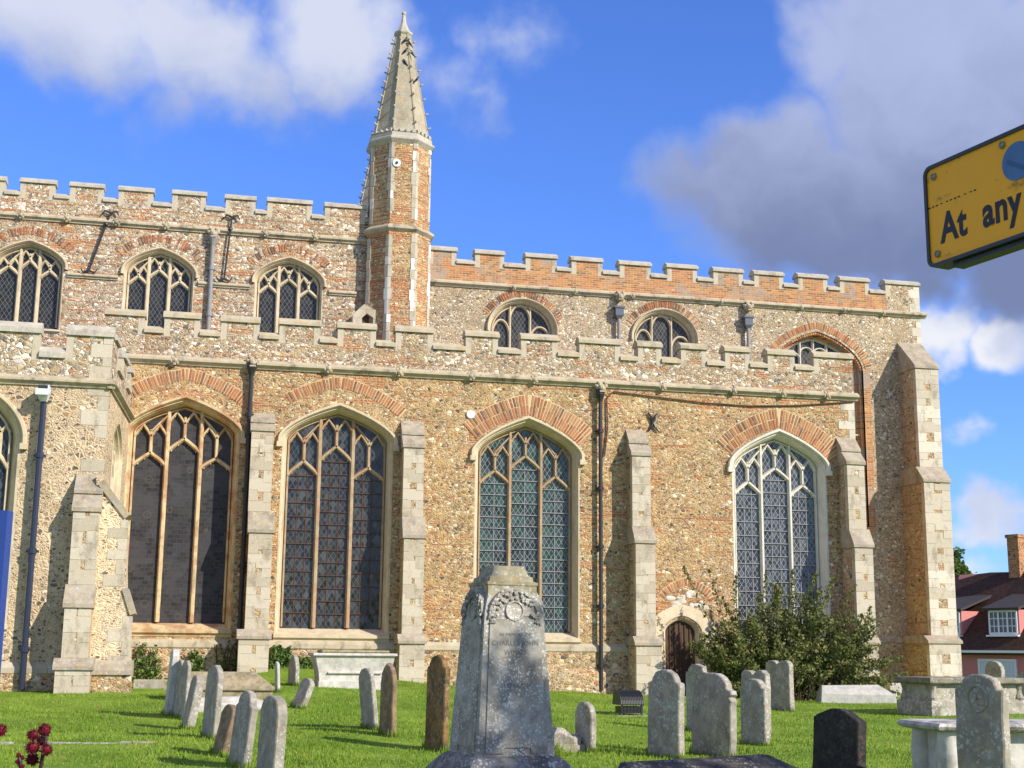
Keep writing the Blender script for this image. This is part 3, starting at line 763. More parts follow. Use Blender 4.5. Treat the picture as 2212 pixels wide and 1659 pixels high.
# relieving arch over the door
b = MB(); rx0, rx1 = ux(1419, 1290, YA), ux(1549, 1300, YA); rc = (rx0+rx1)/2; rh = (rx1-rx0)/2-.24
rzs, rza = XY(1484, 1300, YA)[1], XY(1484, 1264, YA)[1]
b.cur = 1; archband(b, SA, rc, rh, rzs, rza-rzs, .6, -.01, .24, -.006, .25, pi-.12); b.cur = 0
voussoirs(b, SA, rc, rh, rzs, rza-rzs, .6, 0, .22, .25, pi-.12)
b.build('brick_arch', [M_VOUS, M_MORT], church)
inf = MB(); rr = random.Random(5)
for i in range(26):
    u = rc+rr.uniform(-.8, .8)*rh; zz = rr.uniform(dza+.38, rza-.08)
    if zz < archz(u-rc, rh, rzs, rza-rzs, .6)-.12: inf.ball(SA(u, .0, zz), 1, 8, 5, (rr.uniform(.09, .19), .035, rr.uniform(.05, .10)))
inf.build('rubble_infill', limestone('rubble', (.50, .42, .32), (.74, .69, .60), None, .3, .25, 0, 77), church)

# ---- buttresses
def buttress(Y, up, lo, pl, ys2, ycap, ypl, yg, p=(.62, .85, 1.05), M=None, seed=0, rootd=0., xw=None, zs=None, sideflint=M_BUTR, quo=M_QUOIN, s0=.4):
    """up/lo/pl: picture x-edges of the upper stage, lower stage and plinth (front faces)"""
    pt, pw, pp = p
    zc0, zc1 = XY(up[0], ycap[1], Y-pt)[1], XY(up[0], ycap[0], Y)[1]
    z20, z21 = XY(lo[0], ys2[1], Y-pw)[1], XY(lo[0], ys2[0], Y-pt)[1]
    zp = XY(lo[0], ypl, Y-pw)[1]
    U = [ux(x, (ycap[1]+ys2[0])/2, Y-pt) for x in up]; L = [ux(x, (ys2[1]+ypl)/2, Y-pw) for x in lo]; B = [ux(x, yg-25, Y-pp) for x in pl]
    M = south(Y)
    m = MB()
    m.box(U[0], U[1], -pt, .02, z21-.02, zc0+.02, M); m.box(L[0], L[1], -pw, .02, zp, z20+.02, M); m.box(B[0], B[1], -pp, .02, yg_z(yg, Y-pp, pl)-.6, zp+.01, M)
    o = m.build('buttress', sideflint, church)
    w = MB(); ov = .055
    nst = 2 if pt < .9 else 1
    zz = [(zc0, pt), (zc0+(zc1-zc0)*.5, pt*.52)] if nst == 2 else [(zc0, pt)]
    w.extr(M, [(-pt-ov, zc0), (-pt-ov, zc0+.10)]+([(-pt*.52, zc0+(zc1-zc0)*.50-.03), (-pt*.52-ov, zc0+(zc1-zc0)*.5-.03), (-pt*.52-ov, zc0+(zc1-zc0)*.5+.05)] if nst == 2 else [])+[(0.01, zc1), (.01, zc0)], U[0]-.04, U[1]+.04)
    w.build('weathering', M_SETOFF, o); w = MB()
    w.extr(M, [(-pw-ov, z20), (-pw-ov, z20+.09), (-pt-.01, z21), (.012, z21), (.012, z20)], L[0]-.045, L[1]+.045)
    w.build('weathering', M_SETOFF, o)
    s = MB(); s.extr(M, [(-pp-.06, zp-.03), (-pp-.06, zp+.05), (-pw-.02, zp+.24), (.013, zp+.24), (.013, zp-.03)], B[0]-.06, B[1]+.06); s.build('plinth_moulding', M_SETOFF, o)
    q = MB()
    for (e, z0, z1, pr, w0, w1) in ((U, z21, zc0, pt, s0*.55, s0), (L, zp+.24, z20, pw, s0*.6, s0*1.1), (B, yg_z(yg, Y-pp, pl)-.3, zp-.03, pp, s0*.8, s0*1.3)):
        Mq = lambda u, d, z, pr=pr: (u, Y-pr+d, z)
        for ue, sg, sd in ((e[0]-.003, 1, seed), (e[1]+.003, -1, seed+7)):
            q = MB(); quoin(q, Mq, ue, sg, z0, z1, w0, w1, seed=sd, back=.2); q.build('quoins', quo, o)
    return o
def yg_z(y, Y, pl): return XY((pl[0]+pl[1])/2, y, Y)[1]
buttress(YA, (540, 588), (533, 584), (513, 579), (1104, 1150), (891, 930), 1378, 1464, seed=11, s0=.43)
buttress(YA, (871, 915), (870, 914), (862, 916), (1116, 1162), (908, 966), 1388, 1480, seed=21, s0=.43, p=(.55, .75, .90))
buttress(YA, (1366, 1405), (1374, 1416), (1375, 1430), (1137, 1173), (928, 984), 1392, 1489, seed=31, s0=.43, p=(.52, .75, .92))
buttress(YA, (1832, 1869), (1850, 1889), (1852, 1900), (1143, 1182), (945, 1003), 1390, 1490, seed=41, s0=.43, p=(.62, .88, 1.05))
b5 = buttress(YC, (1982, 2031), (2004, 2060), (2010, 2078), (1009, 1041), (742, 795), 1388, 1475, seed=51, s0=.62, p=(1.15, 1.6, 1.85), quo=M_QPALE)
XCE = ux(1988, 690, YC)

# ---- clerestory walls
XTW = ux(858, 600, YC)       # turret axis
nz = fixz([(150, 475), (500, 503), (700, 516)], YC); nemb = fixz([(66, 412), (240, 427), (352, 434), (468, 440), (680, 458)], YC); nmer = fixz([(83, 387), (295, 401), (410, 409), (521, 418), (745, 434)], YC)
czs = fixz([(935, 608), (1460, 645), (1985, 686)], YC); cemb = fixz([(1007, 557), (1113, 565), (1520, 596), (1830, 621)], YC); cmer = fixz([(956, 526), (1169, 541), (1473, 567), (1660, 584), (1845, 600), (1950, 609)], YC)
nholes = []
cl = dict(depth=.36, o=.14, glass=M_GL_C, stone=M_WSTONE, mw=.14, sillh=.25, hoodw=.11, k=.64, stop=False, brick=(.42, 1, .55, pi-.55, .36, .26))
for xl, xr, ap, sp, y0, ms, hd in ((-8, 128, 537, 575, 620, (40, 82), ((597, 578), (583, 563), (601, 583))),
                                 (275, 409, 553, 594, 640, (317.5, 363.5), ((618, 600), (603, 584), (623, 606))),
                                 (557, 686, 573, 613, 655, (599, 643), ((638, 620), (622, 604), (642, 625)))):
    h, _ = pwin(YC, cl['depth'], xl, xr, y0, y0+85, sp, ap, ms, hd, **{k_: v_ for k_, v_ in cl.items() if k_ != 'depth'}); nholes.append(h)
    zst = _[3]
nw = MB(); nx0 = -14.0; nx1 = XTW-.3
nw.plate(SCL, [(nx0, 5.0), (nx1, 5.0), (nx1, nz+.1), (nx0, nz+.1)], nholes, 0, .8); nave = nw.build('nave_clerestory_wall', M_NAVE, church)
nmers = mk([(-240, -180, 368), (-140, -75, 375), (-30, 12, 383), (46, 120, 387), (153, 225, 394), (258, 332, 401), (374, 446, 409), (489, 553, 418), (579, 675, 422), (703, 790, 434)], YC)
parapet('nave_parapet', SCL, nmers, None, nx0, nx1, nz+.1, nemb, nmer, M_NAVE, M_COPEG, quo=M_QUOIN, ch=.21)
st = string(SCL, nx0, nx1, nz-.10, h=.24, p=.14)
for x, y in ((46, 472), (146, 480), (252, 488), (358, 495), (573, 508), (680, 516)): boss(SCL, ux(x, y, YC), nz+.02, st, .12)
# level string joining the clerestory hoods
for a, b in ((146, 256), (428, 540), (710, 770)):
    yy = 590+(a-146)*.068; z = XY(a, yy, YC)[1]; string(SCL, ux(a, yy, YC), ux(b, yy, YC), z-.14, h=.17, p=.11)
for a, b in ((-120, -14),): string(SCL, ux(a, 575, YC), ux(b, 580, YC), XY(146, 590, YC)[1]-.14, h=.17, p=.11)
# chancel
choles = []
cv = dict(glass=M_GL_C, stone=M_WSTONE, mw=.10, sillh=.2, hoodw=.09, stop=False, o=.15, style='round', k=.97)
for (xl, xr, ap, sp, y0, ms, hd) in ((1062, 1187, 662, 716, 716, (1100.5, 1144), ((730, 694), (692, 661), (735, 705))), (1371, 1489, 684, 735, 735, (1407, 1449), ((750, 716), (712, 683), (754, 726)))):
    h, _ = pwin(YC, .36, xl, xr, y0, y0+52, sp, ap, ms, hd, brick=(.30, 1, .45, pi-.40, .12, .24), **cv); choles.append(h)
# great brick recess at the east end
rxl, rxr = ux(1668, 800, YC), ux(1864, 800, YC); gcx, ghw = (rxl+rxr)/2, (rxr-rxl)/2
gzs, gza = XY(1765, 797, YC)[1], XY(1765, 716, YC)[1]; gzb = XY(1880, 1140, YC)[1]
ghole = outline(gcx, ghw, gzb, gzs, gza-gzs, .72); choles.append(ghole)
cw = MB(); cx0 = XTW+.3
cw.plate(SCL, [(cx0, -1.4), (XCE, -1.4), (XCE, czs+.1), (cx0, czs+.1)], choles, 0, .9)
cw.box(XCE-.9, XCE, YC+.91, YC+9.5, -1.4, czs+.1)
chan = cw.build('chancel_wall', M_CHAN, church)
q = MB(); quoin(q, SCL, XCE, -1, czs-7.2, czs, .2, .4, seed=8); q.build('quoins', M_QPALE, chan); q = MB(); quoin(q, SCL, XCE, -1, czs+.14, cmer-.22, .25, .45, seed=9); q.build('quoins', M_QPALE, chan)
rec = MB()
rings = [(.0, -.004), (.0, .10), (-.10, .10), (-.10, .24), (-.20, .24), (-.20, .42)]
rec.loft([[SCL(u, dd, z) for u, z in outline(gcx, ghw+q_, gzb, gzs, gza-gzs+q_, .72)] for q_, dd in rings])
rc_ = rec.build('brick_recess', M_BRICK, church)
rb = MB(); rb.cur = 1; archband(rb, SCL, gcx, ghw, gzs, gza-gzs, .72, .10, .36, -.006, .08, pi-.05); rb.cur = 0
voussoirs(rb, SCL, gcx, ghw, gzs, gza-gzs, .72, .11, .24, .08, pi-.05)
voussoirs(rb, SCL, gcx, ghw-.005, gzs, gza-gzs, .72, -.105, .10, .0, pi, d=.085)
rb.build('brick_arch', [M_VOUS, M_MORT], rc_)
jb = MB(); jb.box(gcx+ghw+.003, gcx+ghw+.27, YC-.006, YC+.05, gzb-.1, gzs+.05); jb.build('brick_jamb', M_BRICK, rc_)
rl = MB(); rl.extr(SCL, [(.0, gzb+.02), (-.02, gzb-.1), (.42, gzb-.1), (.42, gzb+.10)], gcx-ghw, gcx+ghw); rl.build('sill', M_BRICK, rc_)
Mr = lambda u, dd, z: (u, YC+.30+dd, z)
hw6 = ghw-.20; ed = [gcx-hw6+2*hw6*i/6 for i in range(1, 6)]
h6 = []
for i in range(6):
    c_ = gcx-hw6+2*hw6*(i+.5)/6; zt_ = archz(c_-gcx, hw6, gzs, gza-gzs-.2, .72)-.28
    h6.append((zt_-.26, zt_))
window(Mr, gcx, hw6, gzs-2.2, gzs, gza-gzs-.22, k=.72, o=.06, depth=.20, sillh=.2, mull=ed, heads=h6, glass=M_GL_C, stone=M_PALE, mw=.09, hood=False, style='panel')
bl = MB(); bl.box(gcx-hw6-.1, gcx+hw6+.1, .02, .08, gzb-.1, gzs-2.2, Mr); bl.build('blocking', M_BRICK, rc_)
cmers = mk([(926, 986, 526), (1027, 1089, 534), (1136, 1202, 541), (1235, 1301, 550), (1339, 1405, 558), (1441, 1505, 567), (1541, 1604, 576), (1629, 1691, 584), (1724, 1786, 592), (1814, 1876, 600), (1912, 1987, 609)], YC)
parapet('chancel_parapet', SCL, cmers, None, XTW+.6, XCE, czs+.1, cemb, cmer, M_BRICK, M_COPEG, quo=M_QUOIN, ch=.21)
e = MB(); eu = cmers[-1][0]+.02; e.box(eu, XCE+.004, YC-.0035, YC+.06, czs+.1, cmer-.23); e.build('parapet_patch', M_CHAN, church)
st = string(SCL, XTW+.6, XCE+.2, czs-.10, h=.24, p=.16)
for x in (1108, 1241, 1365, 1555, 1728, 1820, 1905): boss(SCL, ux(x, 604+(x-926)*.0745, YC), czs+.0, st, .09)
# chancel plinth courses
zq = XY(1960, 1385, YC)[1]
m = MB(); m.extr(SCL, [(.02, zq+.18), (-.10, zq+.04), (-.13, zq-.06), (.02, zq-.06)], XE, XCE); m.build('string_course', M_STRING, church)
m = MB(); m.box(XE, XCE, YC-.09, YC, -1.4, zq-.062); m.box(XE, XCE, YC-.16, YC-.091, -1.4, zq-.75); m.build('plinth', M_BUTR, church)
# roofs behind the parapets
rm = plain('roof_lead', (.22, .23, .24), .6, 0, .2)
for nme, (x0, x1, ya, za, yb, zb) in {'aisle_roof': (XL, XE-.3, YA+.35, ZSTR+.25, YC+.02, ZSTR+1.1), 'nave_roof': (nx0, XTW, YC+.35, nz+.2, YC+8, nz+.7), 'chancel_roof': (XTW, XCE-.3, YC+.35, czs+.2, YC+8, czs+.7)}.items():
    m = MB(); m.loft([[(x0, ya, za), (x0, yb, zb), (x0, yb, zb-.2), (x0, ya, za-.2)], [(x1, ya, za), (x1, yb, zb), (x1, yb, zb-.2), (x1, ya, za-.2)]], True, True); m.build(nme, rm, church)

# ---- turret with crocketed spire
def turret(px, Yc, main=True):
    TX = ux(px, 600, Yc); R = 1.16
    rot = radians(22.5)
    z = lambda y: XY(857, y, 45.1)[1]
    zstr, zcor, zcap, ztop = z(513), z(322), z(73), z(28)
    m = MB(); m.lathe([(R*1.01, 4.5 if main else 8), (R, zstr), (R*.965, zstr+.05), (R*.95, zcor-.05)], 8, (TX, Yc, 0), rot)
    o = m.build('turret', M_TURR, church)
    s = MB(); s.lathe([(R, zstr-.12), (R+.13, zstr-.02), (R+.13, zstr+.04), (R*.97, zstr+.16)], 8, (TX, Yc, 0), rot); s.build('string_course', M_STRING, o)
    c = MB(); c.lathe([(R*.95, zcor-.16), (R+.07, zcor-.02), (R+.07, zcor+.05), (R-.02, zcor+.11), (R-.02, zcor+.24), (R*.90, zcor+.24)], 8, (TX, Yc, 0), rot)
    for k in range(8):
        a0 = rot+k*pi/4; p0 = Vector((cos(a0), sin(a0), 0))*(R-.03); p1 = Vector((cos(a0+pi/4), sin(a0+pi/4), 0))*(R-.03)
        dr_ = (p1-p0).normalized(); nn = Vector((dr_.y, -dr_.x, 0))
        for i in range(4):
            p = p0.lerp(p1, (i+.5)/4)+Vector((TX, Yc, zcor+.33)); c.obox(p-nn*.07, dr_*.055, nn*.07, Vector((0, 0, .06)))
    c.build('cornice', M_COPEG, o)
    sp = MB(); r0, r1 = R*.885, .27; zb = zcor+.2
    sp.lathe([(r0, zb), (r1, zcap-.06)], 8, (TX, Yc, 0), rot)
    for k in range(8):
        a = rot+k*pi/4; d_ = Vector((cos(a), sin(a), 0)); C0 = Vector((TX, Yc, 0))
        sp.tube([C0+d_*(r0+.0)+Vector((0, 0, zb)), C0+d_*(r1+.0)+Vector((0, 0, zcap-.06))], [.035, .022], 6)
    spo = sp.build('spire', M_SPIRE, o)
    cap = MB(); cap.lathe([(.27, zcap-.12), (.34, zcap-.03), (.34, zcap+.03), (.24, zcap+.08), (.10, zcap+.42), (.065, ztop-.10), (.05, ztop-.06)], 8, (TX, Yc, 0), rot)
    cap.ball((TX, Yc, ztop), .085, 10, 6); cap.build('finial', M_COPEG, o)
    # crockets: one carved, the rest copies
    cm = MB(); cm.ball((.06, 0, 0), .07, 7, 5, (1.25, .9, .8)); cm.ball((.13, 0, .03), .055, 6, 4); cm.tube([(-.05, 0, -.03), (.08, 0, 0)], .04, 6)
    proto = None
    for k in range(8):
        a = rot+k*pi/4
        for i in range(7):
            f = .12+.80*i/6; r = r0+(r1-r0)*f+.03
            if proto is None: proto = cm.build('crocket', M_COPEG, o); q = proto
            else: q = proto.copy(); C.objects.link(q)
            q.parent = o; q.location = (TX+cos(a)*r, Yc+sin(a)*r, zb+(zcap-zb)*f); q.rotation_euler = (0, random.uniform(-.15, .15), a)
            s_ = (.68-.12*f); q.scale = (s_, s_, s_)
    if main:
        q = MB(); rr = random.Random(3)
        for k in (4, 5, 6, 7, 8):
            a = rot+k*pi/4; q = MB()
            for sgn in (-1, 1):
                # dressed stone up the angles, laid on both neighbouring faces
                fa = a+sgn*pi/8; nn = Vector((cos(fa), sin(fa), 0)); tt = Vector((-sin(fa), cos(fa), 0))*sgn
                zz = 5.0; i = 0
                r_ = random.Random(k*5)
                while zz < zcor-.2:
                    h = r_.uniform(.28, .55); w_ = r_.uniform(.09, .13) if i % 2 else r_.uniform(.12, .17)
                    Rz = R*(1.008 if zz+h < zstr-.1 else .962)
                    if zz+h > zstr-.14 and zz < zstr+.2: zz += h; i += 1; continue
                    v = Vector((TX, Yc, 0))+Vector((cos(a), sin(a), 0))*(Rz+.006)
                    q.obox(v+tt*w_/2-nn*.02+Vector((0, 0, zz+h/2)), tt*w_/2, nn*.026, Vector((0, 0, min(h, zcor-.2-zz)/2-.006)))
                    zz += h; i += 1
            q.build('quoins', M_QTUR, o)
        disc = MB(); p = onY(857, 352, Yc-R*.90)
        for r_, dd in ((.14, .0), (.045, -.03)):
            disc.loft([[(p.x+r_*cos(t_*pi/8), p.y+dd-.03, p.z+r_*sin(t_*pi/8)) for t_ in range(16)], [(p.x+r_*cos(t_*pi/8), p.y+.06, p.z+r_*sin(t_*pi/8)) for t_ in range(16)]], True, True)
            disc.cur = 1
        disc.build('round_plate', [M_WHITEM, M_IRON], o)
    return o, TX
TUR, TX = turret(857, 45.1)
turret(818, 54.0, False)
# stone hood of the little roof doorway beside the turret
m = MB(); y_ = 44.35
P = [(ux(x, y, y_), XY(x, y, y_)[1]) for x, y in ((762, 716), (762, 679), (787, 657), (816, 672), (816, 716))]
Hh = [(ux(x, y, y_), XY(x, y, y_)[1]) for x, y in ((782, 714), (782, 686), (793, 677), (806, 686), (806, 714))]
m.plate(south(y_), P, [Hh], 0, .7); o_ = m.build('roof_doorway', M_STONE, church)
m = MB(); m.plate(south(y_), Hh, [], .2, .24); m.build('door', M_DOOR, o_)

# ---- south transept on the left
xF, xB = ux(238, 832, YT), ux(280, 905, YA)
zT = XY(238, 832, YT)[1]
ev = Vector((xB-xF, YA-YT, 0)); EL = ev.length; ev.normalize(); en = Vector((ev.y, -ev.x, 0))
ST = south(YT)
def EM(u, d, z): p = Vector((xF, YT, 0))+ev*u-en*d; return (p.x, p.y, z)
temb = XY(110, 747, YT)[1]; tmer = fixz([(40, 691), (195, 701)], YT)
th_, _w = pwin(YT, .4, -128, 12, 1075, 1330, 948, 868, (-80, -32), ((1010, 980), (990, 955), (1010, 980)), glass=M_GL_A, stone=M_WSTONE, o=.30, k=.72)
tw = MB(); tw.plate(ST, [(-14, -1), (xF, -1), (xF, zT+.1), (-14, zT+.1)], [th_], 0, .8); tr_ = tw.build('transept_wall', M_TRAN, church)
# its east face with a narrow-looking window
ez0, ez1, ez2 = 2.2, XY(258, 985, YT+2.5)[1], XY(258, 932, YT+2.6)[1]
eh = window(EM, EL*.52, 1.05, ez0, ez1, ez2-ez1, k=.70, o=.30, depth=.36, sillh=.3, mull=(EL*.52-.35, EL*.52+.35), heads=((ez1-.4, ez1), (ez1-.2, ez1+.2), (ez1-.4, ez1)), glass=M_GL_A, stone=M_WSTONE, hood=False)
te = MB(); te.plate(EM, [(0.0, -1), (EL, -1), (EL, zT+.1), (.0, zT+.1)], [eh], .002, .8); te.build('transept_wall', limestone('pebbled_render', (.62, .55, .43), (.72, .66, .54), None, .35, .3, 0, 61) if False else M_TRAN, church)
q = MB(); quoin(q, ST, xF, -1, XY(230, 1180, YT)[1], zT-.1, .26, .62, seed=2, skip=.25, d=-.005); q.build('quoins', M_QUOIN, tr_); q = MB(); quoin(q, ST, xF, -1, zT+.16, tmer-.27, .24, .52, seed=12, d=-.005)
q.build('quoins', M_QUOIN, tr_)
tm = mk([(-230, -110, 690), (-60, 90, 690)], YT)+[(ux(147, 701, YT), xF)]
parapet('transept_parapet', ST, tm, None, -14, xF, zT+.1, temb, tmer, M_TPAR, M_COPEG, quo=M_QUOIN, ch=.30)
parapet('transept_parapet', EM, [(.0, 1.3), (2.6, 3.7), (4.7, EL)], None, .40, EL, zT+.1, temb, tmer, M_TPAR, M_COPEG, quo=M_QUOIN, ch=.28)
string(ST, -14, xF+.12, zT-.10, h=.26, p=.16); string(EM, -.1, EL, zT-.10, h=.26, p=.16)
rmb = MB(); rmb.box(-14, xF-.3, YT+.4, YC, zT+.15, zT+.3); rmb.build('transept_roof', rm, church)
# transept angle buttresses
buttress(YT, (153, 209), (135, 192), (118, 193), (1262, 1312), (1022, 1104), 1444, 1487, seed=61, s0=.46, p=(.55, .85, 1.0), sideflint=M_BUTR)
zg = gz(0, 34); zb_ = XY(240, 1446, YT)[1]
m = MB(); xk = ux(192, 1300, YT)
prof = [(xk, zg-.5), (ux(283, 1480, YT), zg-.5), (ux(281, 1330, YT), XY(281, 1318, YT)[1]), (ux(273, 1268, YT), XY(273, 1270, YT)[1]), (ux(272, 1100, YT), XY(272, 1112, YT)[1]), (ux(216, 1040, YT), XY(216, 1030, YT)[1]), (xk, XY(205, 1030, YT)[1])]
m.plate(ST, prof, [], -.25, .8); ob = m.build('buttress', flint('knapped_flint', 9.0, (.78, .65, .45), PAL_DARK, .9, .22, 71, squash=1.8, lines=.1), church)
s = MB()
def slope(p0, p1, t):
    a = Vector((ux(*p0, YT), XY(*p0, YT)[1])); b = Vector((ux(*p1, YT), XY(*p1, YT)[1])); dd = (b-a).normalized(); n = Vector((-dd.y, dd.x)) if dd.x > 0 else Vector((dd.y, -dd.x))
    if n.y < 0: n = -n
    q_ = [a-n*t, b-n*t+dd*.06, b+n*.05+dd*.06, a+n*.05]
    s.loft([[ST(v.x, -.30, v.y) for v in q_], [ST(v.x, .8, v.y) for v in q_]], True, True)
slope((222, 1042), (276, 1112), .12); s.build('weathering', M_SETOFF, ob); s = MB(); slope((272, 1272), (287, 1322), .08)
s.build('weathering', M_SETOFF, ob)
M_QPALE = M_QUOIN
q = MB(); Mq = lambda u, d, z: (u, YT-.25+d, z)
quoin(q, Mq, ux(273, 1200, YT)+.004, -1, XY(273, 1268, YT)[1], XY(272, 1125, YT)[1], .2, .5, seed=71, back=.3)
q.build('quoins', M_QPALE, ob); q = MB(); quoin(q, Mq, ux(282, 1400, YT)+.004, -1, zb_+.1, XY(281, 1330, YT)[1], .22, .5, seed=72, back=.3)
q.build('quoins', M_QPALE, ob)
s = MB(); s.extr(ST, [(-.42, zb_-.12), (-.42, zb_-.02), (-.27, zb_+.22), (.5, zb_+.22), (.5, zb_-.12)], xk-.1, ux(287, 1440, YT)); s.build('plinth_moulding', M_SETOFF, ob)
s = MB(); s.box(xk-.02, ux(284, 1470, YT), YT-.36, YT+.2, zg-.5, zb_-.121); s.build('plinth', M_BUTR, ob)
s = MB(); s.extr(ST, [(.02, zb_+.20), (-.10, zb_+.02), (-.10, zb_-.10), (.02, zb_-.10)], -14, xF-.3); s.build('string_course', M_STONE, church)
s = MB(); s.box(-14, xF-.2, YT-.09, YT+.0, zg-.8, zb_-.101); s.build('plinth', M_PLINTH, church)

# ---- rainwater pipes, gargoyles, irons
def pipe(pts, r, mat, collars=4, hopper=None, head=None, hmat=None):
    m = MB(); pts = [Vector(p) for p in pts]; m.tube(pts, r, 10)
    for i in range(collars):
        p = pts[0].lerp(pts[-1], (i+.6)/collars); m.lathe([(r*1.0, -.07), (r*1.4, -.06), (r*1.4, .06), (r*1.0, .07)], 10, p)
        m.box(p.x-r*1.9, p.x+r*1.9, p.y+r*.4, p.y+.14, p.z-.03, p.z+.03)
    o = m.build('drainpipe', mat, church)
    t = pts[0]
    if hopper == 'box':
        h = MB()
        def bx(w_, z0, w2, z1): h.loft([[(t.x+sx*w_, t.y+sy*w_*.8, t.z+z0) for sx, sy in ((-1, -1), (1, -1), (1, 1), (-1, 1))], [(t.x+sx*w2, t.y+sy*w2*.8, t.z+z1) for sx, sy in ((-1, -1), (1, -1), (1, 1), (-1, 1))]], True, True)
        bx(r*1.1, -.12, .15, .0); bx(.15, .0, .15, .26); bx(.19, .26, .19, .33); h.build('hopper', hmat or mat, o)
    elif hopper == 'cup':
        h = MB(); h.lathe([(r*1.05, -.16), (r*1.5, -.05), (r*2.2, .06), (r*2.3, .22), (r*2.0, .24)], 10, t); h.build('hopper', hmat or mat, o)
    elif hopper == 'open':
        h = MB(); a = .17
        h.loft([[(t.x+x, t.y+y, t.z+z) for x, y, z in L] for L in ([(-.07, -.12, -.08), (.07, -.12, -.08), (.07, .05, -.08), (-.07, .05, -.08)], [(-a, -.34, .12), (a*.8, -.34, .12), (a*.8, .1, .12), (-a, .1, .12)])], True, False)
        h.box(t.x-a, t.x+a*.8, t.y-.36, t.y-.33, t.z+.05, t.z+.20); h.box(t.x+a*.8-.03, t.x+a*.8, t.y-.33, t.y+.1, t.z+.1, t.z+.30)
        h.build('hopper', hmat or mat, o)
    if head:
        g = MB(); c = Vector(head); rr = random.Random(int(c.x*10))
        g.ball(c, .17, 9, 6, (1, .9, 1)); g.ball(c+Vector((0, -.14, -.03)), .10, 8, 5)
        for sx in (-1, 1): g.ball(c+Vector((sx*.15, -.03, .06)), .075, 7, 4); g.ball(c+Vector((sx*.07, -.17, .05)), .035, 6, 4); g.ball(c+Vector((sx*.10, -.1, .15)), .05, 6, 4)
        g.box(c.x-.09, c.x+.09, c.y-.22, c.y-.05, c.z-.16, c.z-.12); g.build('gargoyle', M_STRING, o)
    return o
P_ = lambda x, y, Y: onY(x, y, Y)
def vpipe(x, y0, y1, Y, r, mat, **kw):
    t = P_(x, y0, Y); b_ = XY(x, y1, Y)[1]; return pipe([t, (t.x, t.y, b_)], r, mat, **kw)
o_ = vpipe(95, 862, 1490, YT-.22, .075, M_PIPEB, hopper='open', hmat=M_WHITEM, collars=3)
sp_ = MB(); t_ = P_(98, 842, YT-.1); sp_.box(t_.x-.13, t_.x+.13, YT-.45, YT, t_.z-.12, t_.z+.05); sp_.build('spout', M_IRON, o_)
vpipe(544, 800, 1460, YA-.16, .065, M_IRON, hopper='cup', collars=4, head=P_(546, 783, YA-.1))
vpipe(1297, 857, 1492, YA-.16, .062, M_IRON, hopper='cup', collars=5, head=P_(1298, 838, YA-.1))
vpipe(460, 520, 720, YC-.14, .07, M_LEADP, hopper='cup', collars=2, head=P_(461, 505, YC-.1))
vpipe(1337, 682, 800, YC-.16, .065, M_LEADP, hopper='box', collars=1, hmat=plain('dark_lead_hopper', (.10, .11, .14), .5), head=P_(1338, 641, YC-.1))
vpipe(1616, 703, 820, YC-.16, .065, M_LEADP, hopper='box', collars=1, hmat=plain('dark_lead_hopper2', (.10, .11, .14), .5), head=P_(1616, 664, YC-.1))
for (a, b) in (((239, 460), (192, 584)), ((501, 469), (484, 602))):
    m = MB(); A, B = P_(*a, YC-.10), P_(*b, YC-.10)
    m.tube([A, A.lerp(B, .5)+Vector((0, -.02, 0)), B], .032, 6)
    for p, s in ((A, 1), (B, -1)):
        m.tube([p+Vector((-.26, .0, -.06*s)), p+Vector((-.18, 0, .07*s)), p, p+Vector((.18, 0, .07*s)), p+Vector((.26, 0, -.06*s))], [.02, .035, .045, .035, .02], 6)
    q_ = A.lerp(B, .20); m.ball(q_+Vector((0, -.03, 0)), .08, 8, 5)
    m.build('iron_tie', M_IRON, church)
m = MB(); c = P_(1411, 912, YA-.05)
for s in (-1, 1):
    m.tube([c+Vector((s*.17, 0, .30)), c+Vector((s*.06, -.02, .15)), c, c+Vector((s*.06, -.02, -.16)), c+Vector((s*.18, 0, -.30))], [.025, .04, .05, .04, .025], 6)
m.build('wall_anchor', M_IRON, church)
m = MB(); c = P_(1017, 895, YA-.03); m.loft([[(c.x+.13*cos(t_*pi/8), c.y-.02, c.z+.13*sin(t_*pi/8)) for t_ in range(16)], [(c.x+.13*cos(t_*pi/8), c.y+.05, c.z+.13*sin(t_*pi/8)) for t_ in range(16)]], True, True); m.build('round_plate', M_WHITEM, church)
m = MB(); m.tube([P_(x, y, YA-.05) for x, y in ((1306, 985), (1312, 930), (1311, 860), (1325, 846), (1420, 858), (1520, 870), (1620, 877), (1720, 876), (1845, 868))], .022, 6); m.build('cable', M_RUSTI, church)
m = MB(); m.tube([P_(x, y, YC-.02) for x, y in ((1972, 1160), (1974, 1300), (1976, 1400))], .018, 6); m.build('conductor_strip', M_LEADP, church)

build_ground()
